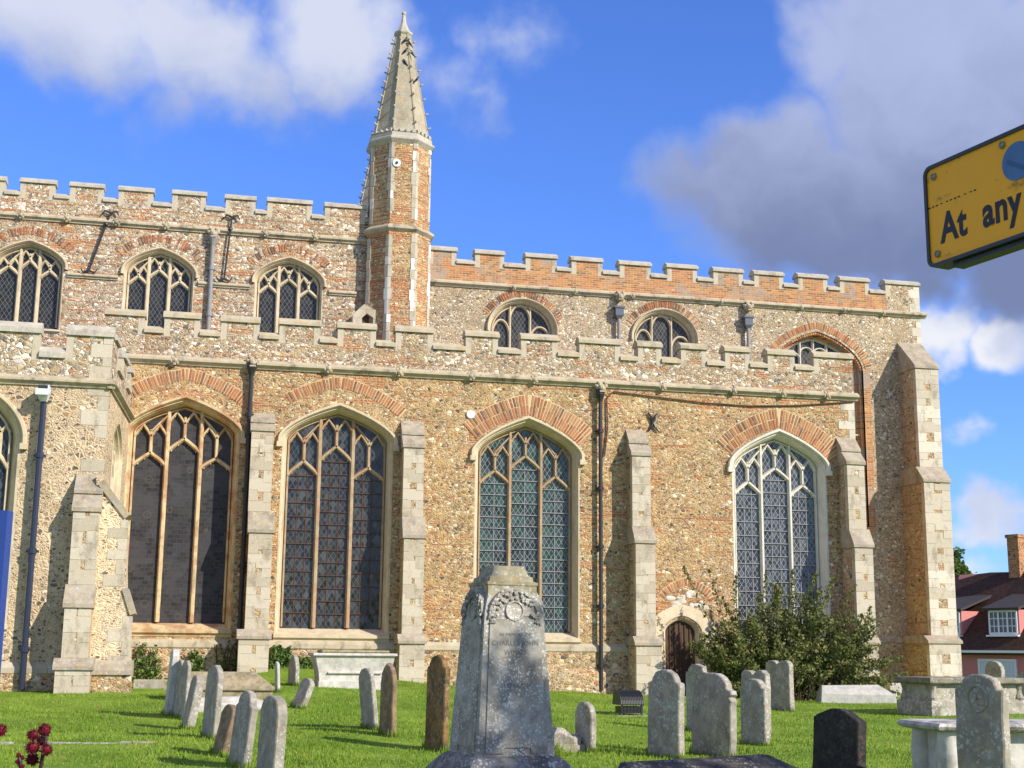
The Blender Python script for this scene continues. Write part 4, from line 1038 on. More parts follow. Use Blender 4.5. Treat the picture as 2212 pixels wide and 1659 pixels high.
# ------------------------------------------------------------------ headstones
GS = {
 'grey': gravestone('grey_headstone', (.26, .232, .185), (.385, .35, .285), .55, .30, .30),
 'pale': gravestone('pale_headstone', (.25, .225, .18), (.385, .35, .285), .5, .45, .25),
 'white': gravestone('white_headstone', (.42, .395, .35), (.56, .53, .47), .5, .12, .12),
 'brown': gravestone('brown_headstone', (.16, .115, .07), (.30, .21, .12), .2, .35, .45),
 'rust': gravestone('rusty_headstone', (.10, .07, .035), (.26, .15, .055), .2, .5, .5),
 'black': gravestone('black_headstone', (.022, .020, .018), (.045, .040, .034), .05, .08, .2),
 'slate': gravestone('dark_slab_stone', (.035, .032, .030), (.07, .065, .060), .25, .1, .2),
 'tomb': gravestone('tomb_stone', (.26, .235, .18), (.44, .40, .32), .7, .25, .45, 20),
 'tombw': gravestone('white_tomb_stone', (.46, .43, .375), (.64, .60, .53), .35, .10, .28),
 'ledger': gravestone('brown_ledger_stone', (.22, .18, .10), (.38, .31, .19), .15, .35, .25),
 'obel': gravestone('granite_monument', (.25, .225, .185), (.42, .385, .325), .85, .10, .45, 46),
 'obelb': gravestone('granite_base', (.11, .105, .095), (.24, .23, .21), .6, .1, .5, 30)}
def prof(kind, w, h):
    a = w/2; P = []
    if kind == 'round':
        s = min(a, h*.35); P = [(-a, h-s*.62)]+[(-a*cos(pi*i/12), h-s*.62+s*.62*sin(pi*i/12)) for i in range(1, 12)]+[(a, h-s*.62)]
    elif kind == 'semi':
        P = [(-a*cos(pi*i/14), h-a+a*sin(pi*i/14)) for i in range(15)]
    elif kind == 'segment':
        r = .16*w; P = [(-a+w*i/10, h-r+r*sin(pi*i/10)) for i in range(11)]
    elif kind == 'shoulder':
        b = a*.76; P = [(-a, h-b*.80), (-a, h-b*.66), (-b*1.03, h-b*.60)]+[(-b*cos(pi*i/12), h-b*.58+b*.58*sin(pi*i/12)) for i in range(13)]+[(b*1.03, h-b*.60), (a, h-b*.66), (a, h-b*.80)]
    elif kind == 'gothic':
        P = [(-a, h-a*1.2), (-a*.97, h-a*.95), (-a*.8, h-a*.55), (-a*.5, h-a*.2), (-a*.2, h-.02), (0, h), (a*.2, h-.02), (a*.5, h-a*.2), (a*.8, h-a*.55), (a*.97, h-a*.95), (a, h-a*1.2)]
    elif kind == 'double':
        b = a/2; P = [(-a+b-b*cos(pi*i/8), h-b*.62+b*.62*sin(pi*i/8)) for i in range(8)]+[(0, h-b*.60)]+[(b-b*cos(pi*i/8), h-b*.62+b*.62*sin(pi*i/8)) for i in range(1, 9)]
    elif kind == 'scroll':
        b = a*.74; P = [(-a*.96, h-b*1.30), (-a*1.0, h-b*1.15), (-a*.9, h-b*.98), (-a*1.02, h-b*.86), (-a*.98, h-b*.70), (-a*.84, h-b*.66)]
        P += [(-b*cos(pi*i/12), h-b*.62+b*.62*sin(pi*i/12)) for i in range(0, 13)]
        P += [(-x, z) for x, z in [(-a*.96, h-b*1.30), (-a*1.0, h-b*1.15), (-a*.9, h-b*.98), (-a*1.02, h-b*.86), (-a*.98, h-b*.70), (-a*.84, h-b*.66)][::-1]]
    elif kind == 'peak':
        P = [(-a, h*.93), (0, h), (a, h*.93)]
    return P
def slab_mesh(kind, w, h, t, sink=.25, ch=.014, seed=0):
    rr = random.Random(seed); top = prof(kind, w, h)
    sides_l = [(-w/2, z) for z in np.linspace(-sink, top[0][1], 7)[:-1]]; sides_r = [(w/2, z) for z in np.linspace(top[-1][1], -sink, 7)[1:]]
    P = [(x+rr.uniform(-.009, .009), z+rr.uniform(-.008, .008)) for x, z in sides_l+top+sides_r]
    cx, cz = 0, h*.45
    ins = [(x*(1-ch*2/w), cz+(z-cz)*(1-ch/h*1.6)) for x, z in P]
    m = MB(); n = len(P)
    loops = [[(x, -t/2, z) for x, z in ins], [(x, -t/2+ch, z) for x, z in P], [(x, t/2-ch, z) for x, z in P], [(x, t/2, z) for x, z in ins]]
    m.loft(loops, True)
    for L, f in ((loops[0], 1), (loops[3], -1)):
        tri = tessellate_polygon([[Vector((p[0], p[2], 0)) for p in L]]); o = len(m.v); m.v += L
        for t_ in tri: m.f.append([o+i for i in (t_ if f > 0 else t_[::-1])]); m.mi.append(0)
    return m
BASES = []
HEADGROUP = 'headstones standing in the churchyard'
def headstone(label, xl, xs, xr, yb, yt, kind, mat, beta=27., lean=0., xtop=None, wmax=1.0, tmin=.07, tmax=.2, dep=None, name='headstone', side=1, wmin=.45, kind2=False):
    """broad face between xl..xs, lit narrow edge xs..xr at the foot; yb foot, yt top"""
    P = G(xs, yb) if dep is None else atdepth(xs, yb, dep)
    if dep is not None: P.z = gz(P.x, P.y)
    th = degrees(atan2(P.x, P.y)); D = (P-EYE).dot(CF)
    a = radians(th+beta)
    w = max(wmin, min(wmax, (xs-xl)*D/FPX/max(.2, sin(a)))); t = min(tmax, max(tmin, (xr-xs)*D/FPX/max(.2, cos(a))))
    h = zat((xl+xs)/2, yt, P)-P.z
    b = radians(beta); eB = Vector((-sin(b), cos(b), 0)); eE = Vector((cos(b), sin(b), 0))
    cpos = P + eB*w/2 + eE*t/2; cpos.z = gz(cpos.x, cpos.y); h = h+P.z-cpos.z
    o = slab_mesh(kind, w, h, t, seed=int(xl)).build(name, GS[mat])
    o.location = cpos; rz = b-pi/2
    ln = 0.
    if xtop is not None:
        ln = (xtop)*D/FPX/h
    v = Vector((EYE.x-cpos.x, EYE.y-cpos.y, 0)).normalized()
    o.rotation_mode = 'QUATERNION'
    o.rotation_quaternion = Matrix.Rotation(-ln, 3, -v).to_quaternion() @ Matrix.Rotation(rz, 3, 'Z').to_quaternion()
    BASES.append((cpos.x, cpos.y, w, t, rz))
    if kind2:
        rm = MB(); R_ = w*.21; zc = h-w*.40
        rm.tube([(R_*cos(2*pi*i/28), -t/2-.004, zc+R_*sin(2*pi*i/28)) for i in range(29)], .014, 6)
        for k in range(9): a_ = k*.7; rm.ball((R_*.55*cos(a_)*(k % 3)/2, -t/2, zc+R_*.55*sin(a_)*(k % 3)/2), .035, 7, 5, (1, .4, 1))
        rm.build('carved_roundel', GS[mat], o)
    tag(o, label, 'headstone', HEADGROUP); return o
HS = [
 ('tall thin white-edged headstone at the back left of the leaning row', 352, 357, 372, 1547, 1401, 'round', 'white', dict(xtop=-9, beta=6)),
 ('grey double-humped headstone just behind a leaning pale one in the left row', 369, 396, 402, 1556, 1426, 'double', 'grey', dict(xtop=-4, beta=13)),
 ('pale lichened headstone leaning left, second in front in the left row', 389, 401, 419, 1578, 1458, 'round', 'pale', dict(xtop=-20, beta=12)),
 ('round-topped headstone with dark face and white edge in the middle of the left row', 434, 459, 472, 1598, 1436, 'round', 'pale', dict(xtop=-6, beta=13)),
 ('low brown headstone leaning left in front of the left row', 456, 478, 493, 1636, 1522, 'round', 'brown', dict(xtop=-22, beta=13)),
 ('shouldered pale headstone, second nearest of the left row', 490, 524, 540, 1662, 1493, 'shoulder', 'pale', dict(xtop=-16, beta=13)),
 ('round-topped lichened headstone, nearest of the left row', 550, 588, 611, 1690, 1503, 'round', 'pale', dict(xtop=-6, beta=13)),
 ('small headstone leaning far to the left on open grass left of the white chest tomb', 628, 648, 660, 1531, 1462, 'round', 'pale', dict(xtop=-24, beta=13)),
 ('thin white stone post against the ivy left of the white chest tomb', 594, 599, 605, 1496, 1429, 'peak', 'white', dict(xtop=4, beta=8, wmin=.16, tmax=.14)),
 ('grey headstone between the ivy and the white chest tomb', 621, 637, 646, 1482, 1414, 'gothic', 'pale', dict(beta=13)),
 ('dark lichened headstone leaning right beside the brown one', 781, 809, 819, 1578, 1443, 'round', 'grey', dict(xtop=14, beta=13)),
 ('brown gothic-topped headstone in front of the white chest tomb', 818, 845, 856, 1593, 1433, 'gothic', 'brown', dict(beta=13)),
 ('tall dark rust-stained headstone left of the obelisk', 915, 955, 968, 1626, 1416, 'shoulder', 'rust', dict(xtop=-3, beta=13)),
 ('small round-topped headstone standing behind a low rough stone right of the obelisk', 1240, 1276, 1289, 1626, 1516, 'semi', 'grey', dict(beta=13)),
 ('large round-shouldered grey headstone, left of the pair beside the floodlight', 1396, 1466, 1480, 1642, 1447, 'shoulder', 'grey', dict(xtop=-3, beta=17)),
 ('headstone half hidden behind the grey pair in front of the church door', 1482, 1526, 1536, 1586, 1434, 'shoulder', 'grey', dict(beta=17)),
 ('large grey headstone with scrolled shoulders, right of the pair beside the floodlight', 1490, 1577, 1592, 1640, 1454, 'scroll', 'grey', dict(xtop=-6, beta=17)),
 ('grey headstone with one rounded shoulder in front of a twin-topped one', 1600, 1653, 1666, 1612, 1467, 'shoulder', 'grey', dict(beta=17)),
 ('twin-topped grey headstone directly behind a rounded one near the bush', 1602, 1656, 1668, 1592, 1448, 'double', 'grey', dict(beta=17)),
 ('twin-topped headstone with bright white edge nearest the bush', 1655, 1707, 1717, 1538, 1426, 'double', 'grey', dict(beta=17)),
 ('near black headstone with a shallow curved top in the right foreground', 1752, 1852, 1872, 1690, 1534, 'segment', 'black', dict(xtop=-8, beta=17)),
 ('tall grey headstone with carved round top in front of the two chest tombs', 2068, 2170, 2186, 1700, 1456, 'shoulder', 'grey', dict(xtop=-6, beta=17, dep=13.4, kind2=True)),
 ('small round-topped headstone showing above the big chest tomb before the garage', 2131, 2166, 2174, 1500, 1428, 'semi', 'grey', dict(beta=25, dep=44.)),
 ('dark headstone at the far right edge behind the big chest tomb', 2199, 2240, 2252, 1512, 1452, 'round', 'grey', dict(beta=25, dep=38.)),
]
for l, a, s, r, yb, yt, k, m_, kw in HS: headstone(l, a, s, r, yb, yt, k, m_, **kw)

# ------------------------------------------------------------------ tombs
def place(name, label, cat, px, py, beta, dep=None, group=None):
    """thing whose near corner stands at the pixel; local x along the right-hand face, local y along the left-hand face (away)"""
    P = G(px, py) if dep is None else atdepth(px, py, dep); P.z = gz(P.x, P.y)
    return thing(name, label, cat, P, radians(beta), group), P, (P-EYE).dot(CF)
def part(mb, name, mat, par): return mb.build(name, GS.get(mat, mat) if isinstance(mat, str) else mat, par)
def wbox(m, x0, x1, y0, y1, z0, z1, ch=.015):
    m.loft([[(x0+ch, y0+ch, z0), (x1-ch, y0+ch, z0), (x1-ch, y1-ch, z0), (x0+ch, y1-ch, z0)], [(x0, y0, z0+ch), (x1, y0, z0+ch), (x1, y1, z0+ch), (x0, y1, z0+ch)],
            [(x0, y0, z1-ch), (x1, y0, z1-ch), (x1, y1, z1-ch), (x0, y1, z1-ch)], [(x0+ch, y0+ch, z1), (x1-ch, y0+ch, z1), (x1-ch, y1-ch, z1), (x0+ch, y1-ch, z1)]], True, True)
# white chest tomb by the wall
o, P, D = place('chest_tomb', 'white stone chest tomb with a brown lid against the church wall', 'tomb', 688, 1484, 3)
s = D/FPX; L = 158*s; Hh = zat(690, 1404, P)-P.z
m = MB(); wbox(m, 0, L, 0, .9, -.3, Hh*.17); part(m, 'base', 'tombw', o)
m = MB(); m.loft([[(.02, .03, Hh*.17), (L-.02, .03, Hh*.17), (L-.02, .87, Hh*.17), (.02, .87, Hh*.17)], [(.0, .03, Hh*.38), (L, .03, Hh*.38), (L, .9, Hh*.38), (0, .9, Hh*.38)], [(-.10, -.05, Hh*.84), (L+.08, -.05, Hh*.84), (L+.08, .95, Hh*.84), (-.10, .95, Hh*.84)]], True, True)
wbox(m, .22, L-.22, -.035, .2, Hh*.36, Hh*.42, .01)
part(m, 'body', 'tombw', o)
m = MB(); wbox(m, -.16, L+.13, -.12, 1.0, Hh*.842, Hh*.92); part(m, 'cornice', 'tombw', o)
m = MB(); wbox(m, .05, L-.05, -.02, .95, Hh*.921, Hh*1.0, .03); part(m, 'lid', 'ledger', o)
# brown coped ledger
o, P, D = place('coped_tomb', 'long brown coped tomb slab in the grass before the leftmost aisle window', 'tomb', 352, 1512, -4)
s = D/FPX; L = 236*s; h0 = zat(450, 1488, P)-P.z; h1 = zat(450, 1450, P)-P.z
m = MB(); wbox(m, 0.05, L-.05, .05, 1.05, -.3, h0*.86); part(m, 'base', 'ledger', o)
m = MB(); m.loft([[(0, 0, h0*.861), (L, 0, h0*.861), (L, 1.1, h0*.861), (0, 1.1, h0*.861)], [(0, 0, h0), (L, 0, h0), (L, 1.1, h0), (0, 1.1, h0)], [(.25, .42, h1*.97), (L-.45, .42, h1*.97), (L-.45, .75, h1*.97), (.25, .75, h1*.97)]], True, True); part(m, 'lid', 'ledger', o)
# low white kerbed grave in front of it
o, P, D = place('coped_grave', 'low broken white grave slab between the left row and the brown coped tomb', 'grave', 408, 1540, -3)
s = D/FPX; L = 200*s; h1 = zat(560, 1506, P)-P.z
m = MB(); m.loft([[(0, 0, -.1), (L, 0, -.1), (L+.1, .8, -.1), (0, .8, -.1)], [(0, 0, h1*.45), (L, 0, h1*.30), (L, .8, h1*.3), (0, .8, h1*.5)], [(.15, .25, h1*.9), (L*.6, .25, h1*1.0), (L*.62, .55, h1*1.0), (.15, .55, h1*.9)]], True, True); part(m, 'slab', 'white', o)
m = MB(); wbox(m, L*.30, L*.46, -.12, .5, -.1, h1*.62, .03); part(m, 'kerb', 'tombw', o)
# big grey chest tomb on the right
o, P, D = place('chest_tomb', 'big grey lichened chest tomb with overhanging lid before the pink house', 'tomb', 2016, 1547, 5)
s = D/FPX; L = 196*s/cos(radians(33)); W_ = 1.3; Hh = zat(2016, 1462, P)-P.z
m = MB(); wbox(m, -.08, L+.08, -.08, W_+.08, -.3, Hh*.36, .02); m.loft([[(-.06, -.06, Hh*.355), (L+.06, -.06, Hh*.355), (L+.06, W_+.06, Hh*.355), (-.06, W_+.06, Hh*.355)], [(.02, .02, Hh*.42), (L-.02, .02, Hh*.42), (L-.02, W_-.02, Hh*.42), (.02, W_-.02, Hh*.42)]], True, True); part(m, 'base', 'tomb', o)
m = MB(); wbox(m, .05, L-.05, .05, W_-.05, Hh*.36, Hh*.82); part(m, 'body', 'tomb', o)
for k, (cx_, cy_) in enumerate(((.07, .07), (L-.07, .07), (L-.07, W_-.07), (.07, W_-.07))):
    m = MB(); m.lathe([(.10, Hh*.40), (.12, Hh*.46), (.075, Hh*.58), (.065, Hh*.66), (.09, Hh*.76), (.11, Hh*.82)], 10, (cx_, cy_, 0)); part(m, 'baluster', 'tomb', o)
m = MB(); wbox(m, -.12, L+.12, -.12, W_+.12, Hh*.82, Hh*.98, .03); part(m, 'lid', gravestone('dark_lid', (.16, .145, .11), (.28, .25, .18), .3, .3, .3), o)
# white table tomb, front right
o, P, D = place('chest_tomb', 'white chest tomb with bulging corner piers and a stained lid in the right foreground', 'tomb', 2046, 1700, -3, 15.6)
L = 2.1; W_ = .80; Hh = zat(2018, 1562, P)-P.z
m = MB(); wbox(m, .08, L-.08, .08, W_-.08, -.3, Hh*.88); part(m, 'body', 'tombw', o)
for cx_, cy_ in ((.09, .09), (L-.09, .09), (L-.09, W_-.09), (.09, W_-.09)):
    m = MB(); m.lathe([(.10, -.3), (.11, Hh*.1), (.135, Hh*.4), (.14, Hh*.6), (.12, Hh*.85), (.125, Hh*.88)], 14, (cx_, cy_, 0)); m.build('pier', GS['tombw'], o, smooth=True)
m = MB()
for x0, x1 in ((.24, .30), (.55, .61)): wbox(m, x0, x1, .06, .1, 0, Hh*.88, .005)
part(m, 'panel_joint', 'black', o)
m = MB(); lz = Hh
def lring(e, z): return [(-e, -e, z), (L+e, -e, z), (L+e, W_+e, z), (-e, W_+e, z)]
m.loft([lring(.04, Hh*.88), lring(.11, Hh*.91), lring(.13, Hh*.955), lring(.10, Hh*.995), lring(.04, Hh*1.01)], True, True)
part(m, 'lid', gravestone('stained_white_lid', (.40, .38, .35), (.58, .55, .50), .3, .1, 1.0), o)
# coped white grave before the bush
o, P, D = place('coped_grave', 'low white coped grave stone lying in front of the bush', 'grave', 1776, 1519, -16)
s = D/FPX; L = 150*s*1.05; h1 = zat(1840, 1480, P)-P.z; h0 = h1*.5
m = MB(); m.loft([[(-.05, -.04, -.2), (L+.05, -.04, -.2), (L+.05, .95, -.2), (-.05, .95, -.2)], [(0, 0, h0), (L, 0, h0*.95), (L, .9, h0), (0, .9, h0)], [(.06, .30, h1*.95), (L*.80, .30, h1*1.02), (L*.80, .55, h1*1.02), (.06, .55, h1*.95)]], True, True); part(m, 'slab', 'white', o)
o, P, D = place('stone_block', 'small white stone block between the bush and the big chest tomb', 'stone', 1924, 1504, -6)
m = MB(); wbox(m, 0, 1.0, 0, .6, -.2, zat(1930, 1476, P)-P.z, .03); part(m, 'block', 'white', o)
# rough low stone right of the obelisk
o, P, D = place('rough_stone', 'low rough broken stone beside the small round headstone', 'stone', 1196, 1626, 2)
s = D/FPX; hh = zat(1220, 1572, P)-P.z
m = MB(); rr = random.Random(9)
L = 68*s
loops = []
for (z, e) in ((-.1, 0), (hh*.3, .02), (hh*.32, -.03), (hh*.75, -.02), (hh*.98, -.10)):
    loops.append([(x*L+sx*e+rr.uniform(-.02, .02), y*.45+sy*e+rr.uniform(-.02, .02), z*(1-.28*(x > .6)*(z > hh*.5))) for x, y, sx, sy in ((0, 0, -1, -1), (.35, 0, 0, -1), (.7, 0, 0, -1), (1, 0, 1, -1), (1, 1, 1, 1), (.7, 1, 0, 1), (.35, 1, 0, 1), (0, 1, -1, 1))])
m.loft(loops, True, True); part(m, 'stone', 'pale', o)
# kerbs
o, P, D = place('grave_kerb', 'low stone kerb holding the grass bank under the leftmost aisle window', 'kerb', 288, 1487, -2)
m = MB(); wbox(m, 0, 66*D/FPX, 0, .2, -.2, .22, .02); part(m, 'kerb', 'pale', o)
o, P, D = place('grave_kerb', 'pale stone kerb line nearly buried in the left lawn', 'kerb', 0, 1609, -12.5)
rr = random.Random(2); x = -.5; m = MB()
while x < 318*D/FPX:
    l = rr.uniform(.3, .7); z_ = gz(P.x+x*cos(radians(-12.5)), P.y+x*sin(radians(-12.5)))-P.z; wbox(m, x, x+l-.02, 0, .12, z_-.1, z_+.03+rr.uniform(-.025, .012), .01); x += l
part(m, 'kerb', 'pale', o)
# dark ledger at the bottom edge
P = atdepth(1352, 1650, 11.0); P.z = 0; e_ = atdepth(1660, 1632, 11.6); e_.z = 0
rz = atan2(e_.y-P.y, e_.x-P.x); zt_ = atdepth(1352, 1648, 11.0).z
o = thing('ledger_tomb', 'dark flat topped tomb slab at the bottom edge of the picture', 'tomb', (P.x, P.y, gz(P.x, P.y)), rz)
zt_ -= o.location.z; L = (e_-P).length
m = MB(); m.loft([[(-.10, -.45, -.2), (L+.22, -.45, -.2), (L+.22, .1, -.2), (-.10, .1, -.2)], [(-.10, -.45, zt_-.16), (L+.22, -.45, zt_-.14), (L+.22, .1, zt_-.14), (-.10, .1, zt_-.16)], [(0, 0, zt_), (L, 0, zt_+.03), (L, .08, zt_+.03), (0, .08, zt_)]], True, True); part(m, 'slab', 'slate', o)
def text_mesh(name, s, size, mat, parent, loc, rot, ext=.002, offset=0., spacing=1., align='CENTER'):
    cu = bpy.data.curves.new(name, 'FONT'); cu.body = s; cu.size = size; cu.extrude = ext; cu.offset = offset; cu.space_character = spacing; cu.align_x = align
    tmp = bpy.data.objects.new('tmp', cu); C.objects.link(tmp)
    bpy.context.view_layer.update()
    me = bpy.data.meshes.new_from_object(tmp.evaluated_get(bpy.context.evaluated_depsgraph_get()))
    bpy.data.objects.remove(tmp); bpy.data.curves.remove(cu)
    me.materials.clear(); me.materials.append(mat)
    if name == 'lettering': me.transform(Matrix.Diagonal((.88, 1.1, 1, 1)))
    ob = bpy.data.objects.new(name, me); C.objects.link(ob); ob.parent = parent; ob.location = loc; ob.rotation_euler = rot; return ob

# ------------------------------------------------------------------ obelisk monument
dep = 12.6
P = atdepth(1031, 1640, dep)
s = dep/FPX
w0 = .76; zs0 = P.z - gz(P.x, P.y)                 # shaft base above the ground
beta = 9.5
o = thing('obelisk_monument', 'tapered grey granite grave monument with wreathed tops and a stepped base in the centre foreground', 'monument', (P.x, P.y, gz(P.x, P.y)), radians(beta))
Pc = P+CF*.25
hs = zat(1040, 1321, P)-P.z; ht = zat(1103, 1268, Pc)-P.z; hc = zat(1095, 1221, Pc)-P.z
w1 = .585; cx_, cy_ = w0/2, w0/2
def sq(w, z): a = w/2; return [(cx_-a, cy_-a, z), (cx_+a, cy_-a, z), (cx_+a, cy_+a, z), (cx_-a, cy_+a, z)]
m = MB(); m.loft([sq(w0+.62, -.3), sq(w0+.60, zs0-.34), sq(w0+.40, zs0-.30), sq(w0+.38, zs0-.16), sq(w0+.10, zs0-.0), sq(w0+.02, zs0+.02)], True, True); part(m, 'base', 'obelb', o)
m = MB(); m.loft([sq(w0, zs0), sq(w1, zs0+hs), sq(w1*.74, zs0+ht+.02)], True, True); sh = part(m, 'shaft', 'obel', o)
wt = lambda z: w0+(w1-w0)*(z-zs0)/hs
# four arched tops, wreaths, medallions and raised panels
for k in range(4):
    R = Matrix.Rotation(k*pi/2, 3, 'Z'); tl = (w0-w1)/2/hs
    def F(u, d, z, R=R):
        v = R @ Vector((u, -wt(min(z, zs0+hs+.3))/2-d, 0)); return (cx_+v.x, cy_+v.y, z)
    m = MB(); r = w1*.44; zc = zs0+hs-.03
    A = [(r*cos(pi*i/16), zc+r*sin(pi*i/16)) for i in range(17)]
    m.loft([[F(u, -.16, z) for u, z in A], [F(u, .022, z) for u, z in A], [F(u*.86, .022, zc+(z-zc)*.86) for u, z in A], [F(u*.86, -.03, zc+(z-zc)*.86) for u, z in A]])
    m.plate(lambda u, d, z: F(u, -d, z), [(u*.9, zc+(z-zc)*.9) for u, z in A], [], -.006, .17)
    part(m, 'arched_gable', 'obel', o)
    m = MB(); rr = random.Random(k)
    for i in range(70):
        a = rr.uniform(.02, .98)*pi; q_ = r*rr.uniform(.66, 1.04); zz = zc+q_*sin(a)-.02; p = F(q_*cos(a), .024, zz); m.ball(p, .017*rr.uniform(.7, 1.3), 5, 4, (1, .6, .9))
    for sx in (-1, 1):
        for i in range(14):
            p = F(sx*r*rr.uniform(.78, 1.0), .02, zc-rr.uniform(-.02, .08)); m.ball(p, .013*rr.uniform(.7, 1.3), 5, 4)
    part(m, 'carved_wreath', 'obel', o)
    m = MB(); zm = zc+.045; rm_ = .085
    m.tube([F(rm_*cos(2*pi*i/24), .014, zm+rm_*sin(2*pi*i/24)) for i in range(25)], .012, 6); m.ball(F(0, .012, zm-rm_), .02, 6, 4)
    m.plate(lambda u, d, z: F(u, -d, z), [(rm_*.9*cos(2*pi*i/20), zm+rm_*.9*sin(2*pi*i/20)) for i in range(20)], [], -.012, .01)
    part(m, 'medallion', 'obel', o)
    m = MB(); z0 = zs0+.045; e0, e1 = w0*.40, w1*.42
    Q = [(-e0, z0), (-e0*.40, z0), (-e0*.40, z0+.05), (e0*.45, z0+.05), (e0*.45, z0), (e0, z0), (e1, zc-.03), (-e1, zc-.03)]
    m.plate(lambda u, d, z: F(u, -d, z), Q, [], -.014, .02); part(m, 'panel', 'obel', o)
m = MB(); wc = .50
m.loft([sq(wc*.98, zs0+hs+.02), sq(wc*.98, zs0+ht+.01), sq(wc*1.02, zs0+ht+.02), sq(wc*1.02, zs0+ht+.045), sq(wc*.88, zs0+ht+.055), sq(wc*.86, zs0+ht+.095), sq(wc*.74, zs0+ht+.11), sq(wc*.60, zs0+hc)], True, True)
m.build('cap', gravestone('mossy_granite', (.22, .195, .12), (.36, .32, .21), .5, .5, .4), o)
M_INS = plain('worn_lettering', (.15, .145, .135), .9, 0, .3)
tiltx = pi/2-atan((w0-w1)/2/hs)
for s_, z_, sz in (('IN MEMORY OF', zs0+hs-.215, .042), ('CHARLES JOHN', zs0+hs-.30, .062), ('WINNY', zs0+hs-.385, .062), ('ELIZABETH', zs0+hs-.68, .056)):
    text_mesh('inscription', s_, sz, M_INS, o, (cx_, cy_-wt(z_)/2-.0155, z_), (tiltx, 0, 0), .0006, 0, 1.1)

# ------------------------------------------------------------------ floodlight
o, P, D = place('floodlight', 'black finned floodlight standing on the grass beside the grey headstones', 'floodlight', 1342, 1547, 4)
s = D/FPX; L = 52*s; hh = zat(1365, 1491, P)-P.z
m = MB()
for i in range(15):
    x = L*i/14.; R_ = hh*.36
    P_a = [(-.02, hh*.42)]+[(.22-.24*cos(pi*.9*j/8), hh*.46+hh*.53*sin(pi*.72*j/8)) for j in range(9)]+[(.50, hh*.42)]
    m.loft([[(x-.009, y, z) for y, z in P_a], [(x+.009, y, z) for y, z in P_a]], True, True)
P_b = [(y*.94+.01, hh*.42+(z-hh*.42)*.9) for y, z in P_a]; m.loft([[(0, y, z) for y, z in P_b], [(L, y, z) for y, z in P_b]], True, True)
m.build('lamp_housing', M_IRON, o)
m = MB(); m.box(.04, L-.02, .04, .40, hh*.12, hh*.34)
for i in range(15): x = .04+(L-.06)*i/14; m.box(x-.008, x+.008, .01, .43, hh*.11, hh*.36)
m.build('gear_box', M_IRON, o)
for x in (.03, L-.03):
    m = MB(); m.box(x-.015, x+.015, .02, .06, -.03, hh*.44); m.box(x-.02, x+.02, -.02, .42, -.03, .02); m.build('leg', M_IRON, o)
m = MB(); m.box(-.12, L+.08, -.12, .5, -.06, .015); m.build('concrete_base', GS['pale'], o)

# ------------------------------------------------------------------ yellow parking sign
SD = 4.1
pt, pb = atdepth(1992, 366, SD), atdepth(2010, 583, SD)
saz = radians(-12.8); ex = Vector((-sin(saz), -cos(saz), 0))       # along the plate, towards the viewer's right
SH = pt.z-pb.z
o = thing('parking_sign', 'yellow waiting restriction plate in a black frame on a black post, top right', 'sign', (pb.x, pb.y, gz(pb.x, pb.y)), atan2(ex.y, ex.x))
zb0 = pb.z-o.location.z; SW = SH*2.32
def rrect(x0, x1, z0, z1, r, n=5):
    P = []
    for cx_, cz_, a0 in ((x1-r, z1-r, 0), (x0+r, z1-r, 90), (x0+r, z0+r, 180), (x1-r, z0+r, 270)):
        for i in range(n+1): a = radians(a0+90*i/n); P.append((cx_+r*cos(a), cz_+r*sin(a)))
    return P
def yellow():
    m, t = newmat('dirty_yellow_plate'); v = objvec(t)
    n = t.noise(v, 9, 5, .7); n2 = t.noise(t.vm('MULTIPLY', v, (1, 1, 1.6)), 6, 7, .72)
    c = t.mix(n, (.93, .37, .004), (.97, .44, .005))
    c = t.mix(t.m('MULTIPLY', t.ss(t.m('ADD', t.m('MULTIPLY', n2, .7), t.m('MULTIPLY', n, .3)), .54, .66), .85), c, (.12, .075, .02))
    t.put(t.b.inputs[0], c); t.b.inputs['Roughness'].default_value = .45; return m
m = MB(); b_ = SH*.035; m.plate(lambda u, d, z: (u, d, z), rrect(0, SW, zb0, zb0+SH, SH*.09), [rrect(b_, SW-b_, zb0+b_, zb0+SH-b_, SH*.06)], -.012, .05); m.build('frame', M_IRON, o)
m = MB(); m.plate(lambda u, d, z: (u, d, z), rrect(b_-.002, SW-b_+.002, zb0+b_-.002, zb0+SH-b_+.002, SH*.06), [], -.006, .03); m.build('plate', yellow(), o)
M_LET = plain('black_lettering', (.012, .012, .014), .5, 0, .1, .4, 0)
text_mesh('lettering', 'At  any', SH*.36, M_LET, o, (SH*.185, -.0065, zb0+SH*.215), (pi/2, 0, 0), .0008, SH*.010, 1.06, 'LEFT')
text_mesh('lettering', 'time', SH*.36, M_LET, o, (SH*1.50, -.0065, zb0+SH*.215), (pi/2, 0, 0), .0008, SH*.010, 1.06, 'LEFT')
m = MB(); cu_, cz_, r_ = SW*.5, zb0+SH*.70, SH*.175
m.plate(lambda u, d, z: (u, d, z), [(cu_+r_*cos(2*pi*i/28), cz_+r_*sin(2*pi*i/28)) for i in range(28)], [], -.0085, -.004); ds = m.build('roundel', plain('faded_blue', (.07, .16, .36), .5, 0, .25), o)
m = MB(); m.plate(lambda u, d, z: (u, d, z), [(cu_+r_*x_, cz_+r_*z_) for x_, z_ in ((-.72, .05), (-.60, .25), (.72, -.55), (.6, -.72))], [], -.0095, -.0086); m.build('diagonal_bar', plain('faded_blue_bar', (.05, .11, .24), .5, 0, .2), ds)
m = MB(); rr = random.Random(4); u_ = b_
while u_ < SW*.27: m.box(u_, u_+SH*.03, -.0067, -.0061, zb0+SH*(.585+rr.uniform(-.003, .003)), zb0+SH*.597); u_ += SH*rr.uniform(.045, .08)
m.build('crease_line', M_LET, o)
M_BOLT = plain('bolt_steel', (.26, .25, .23), .45, .6, .2)
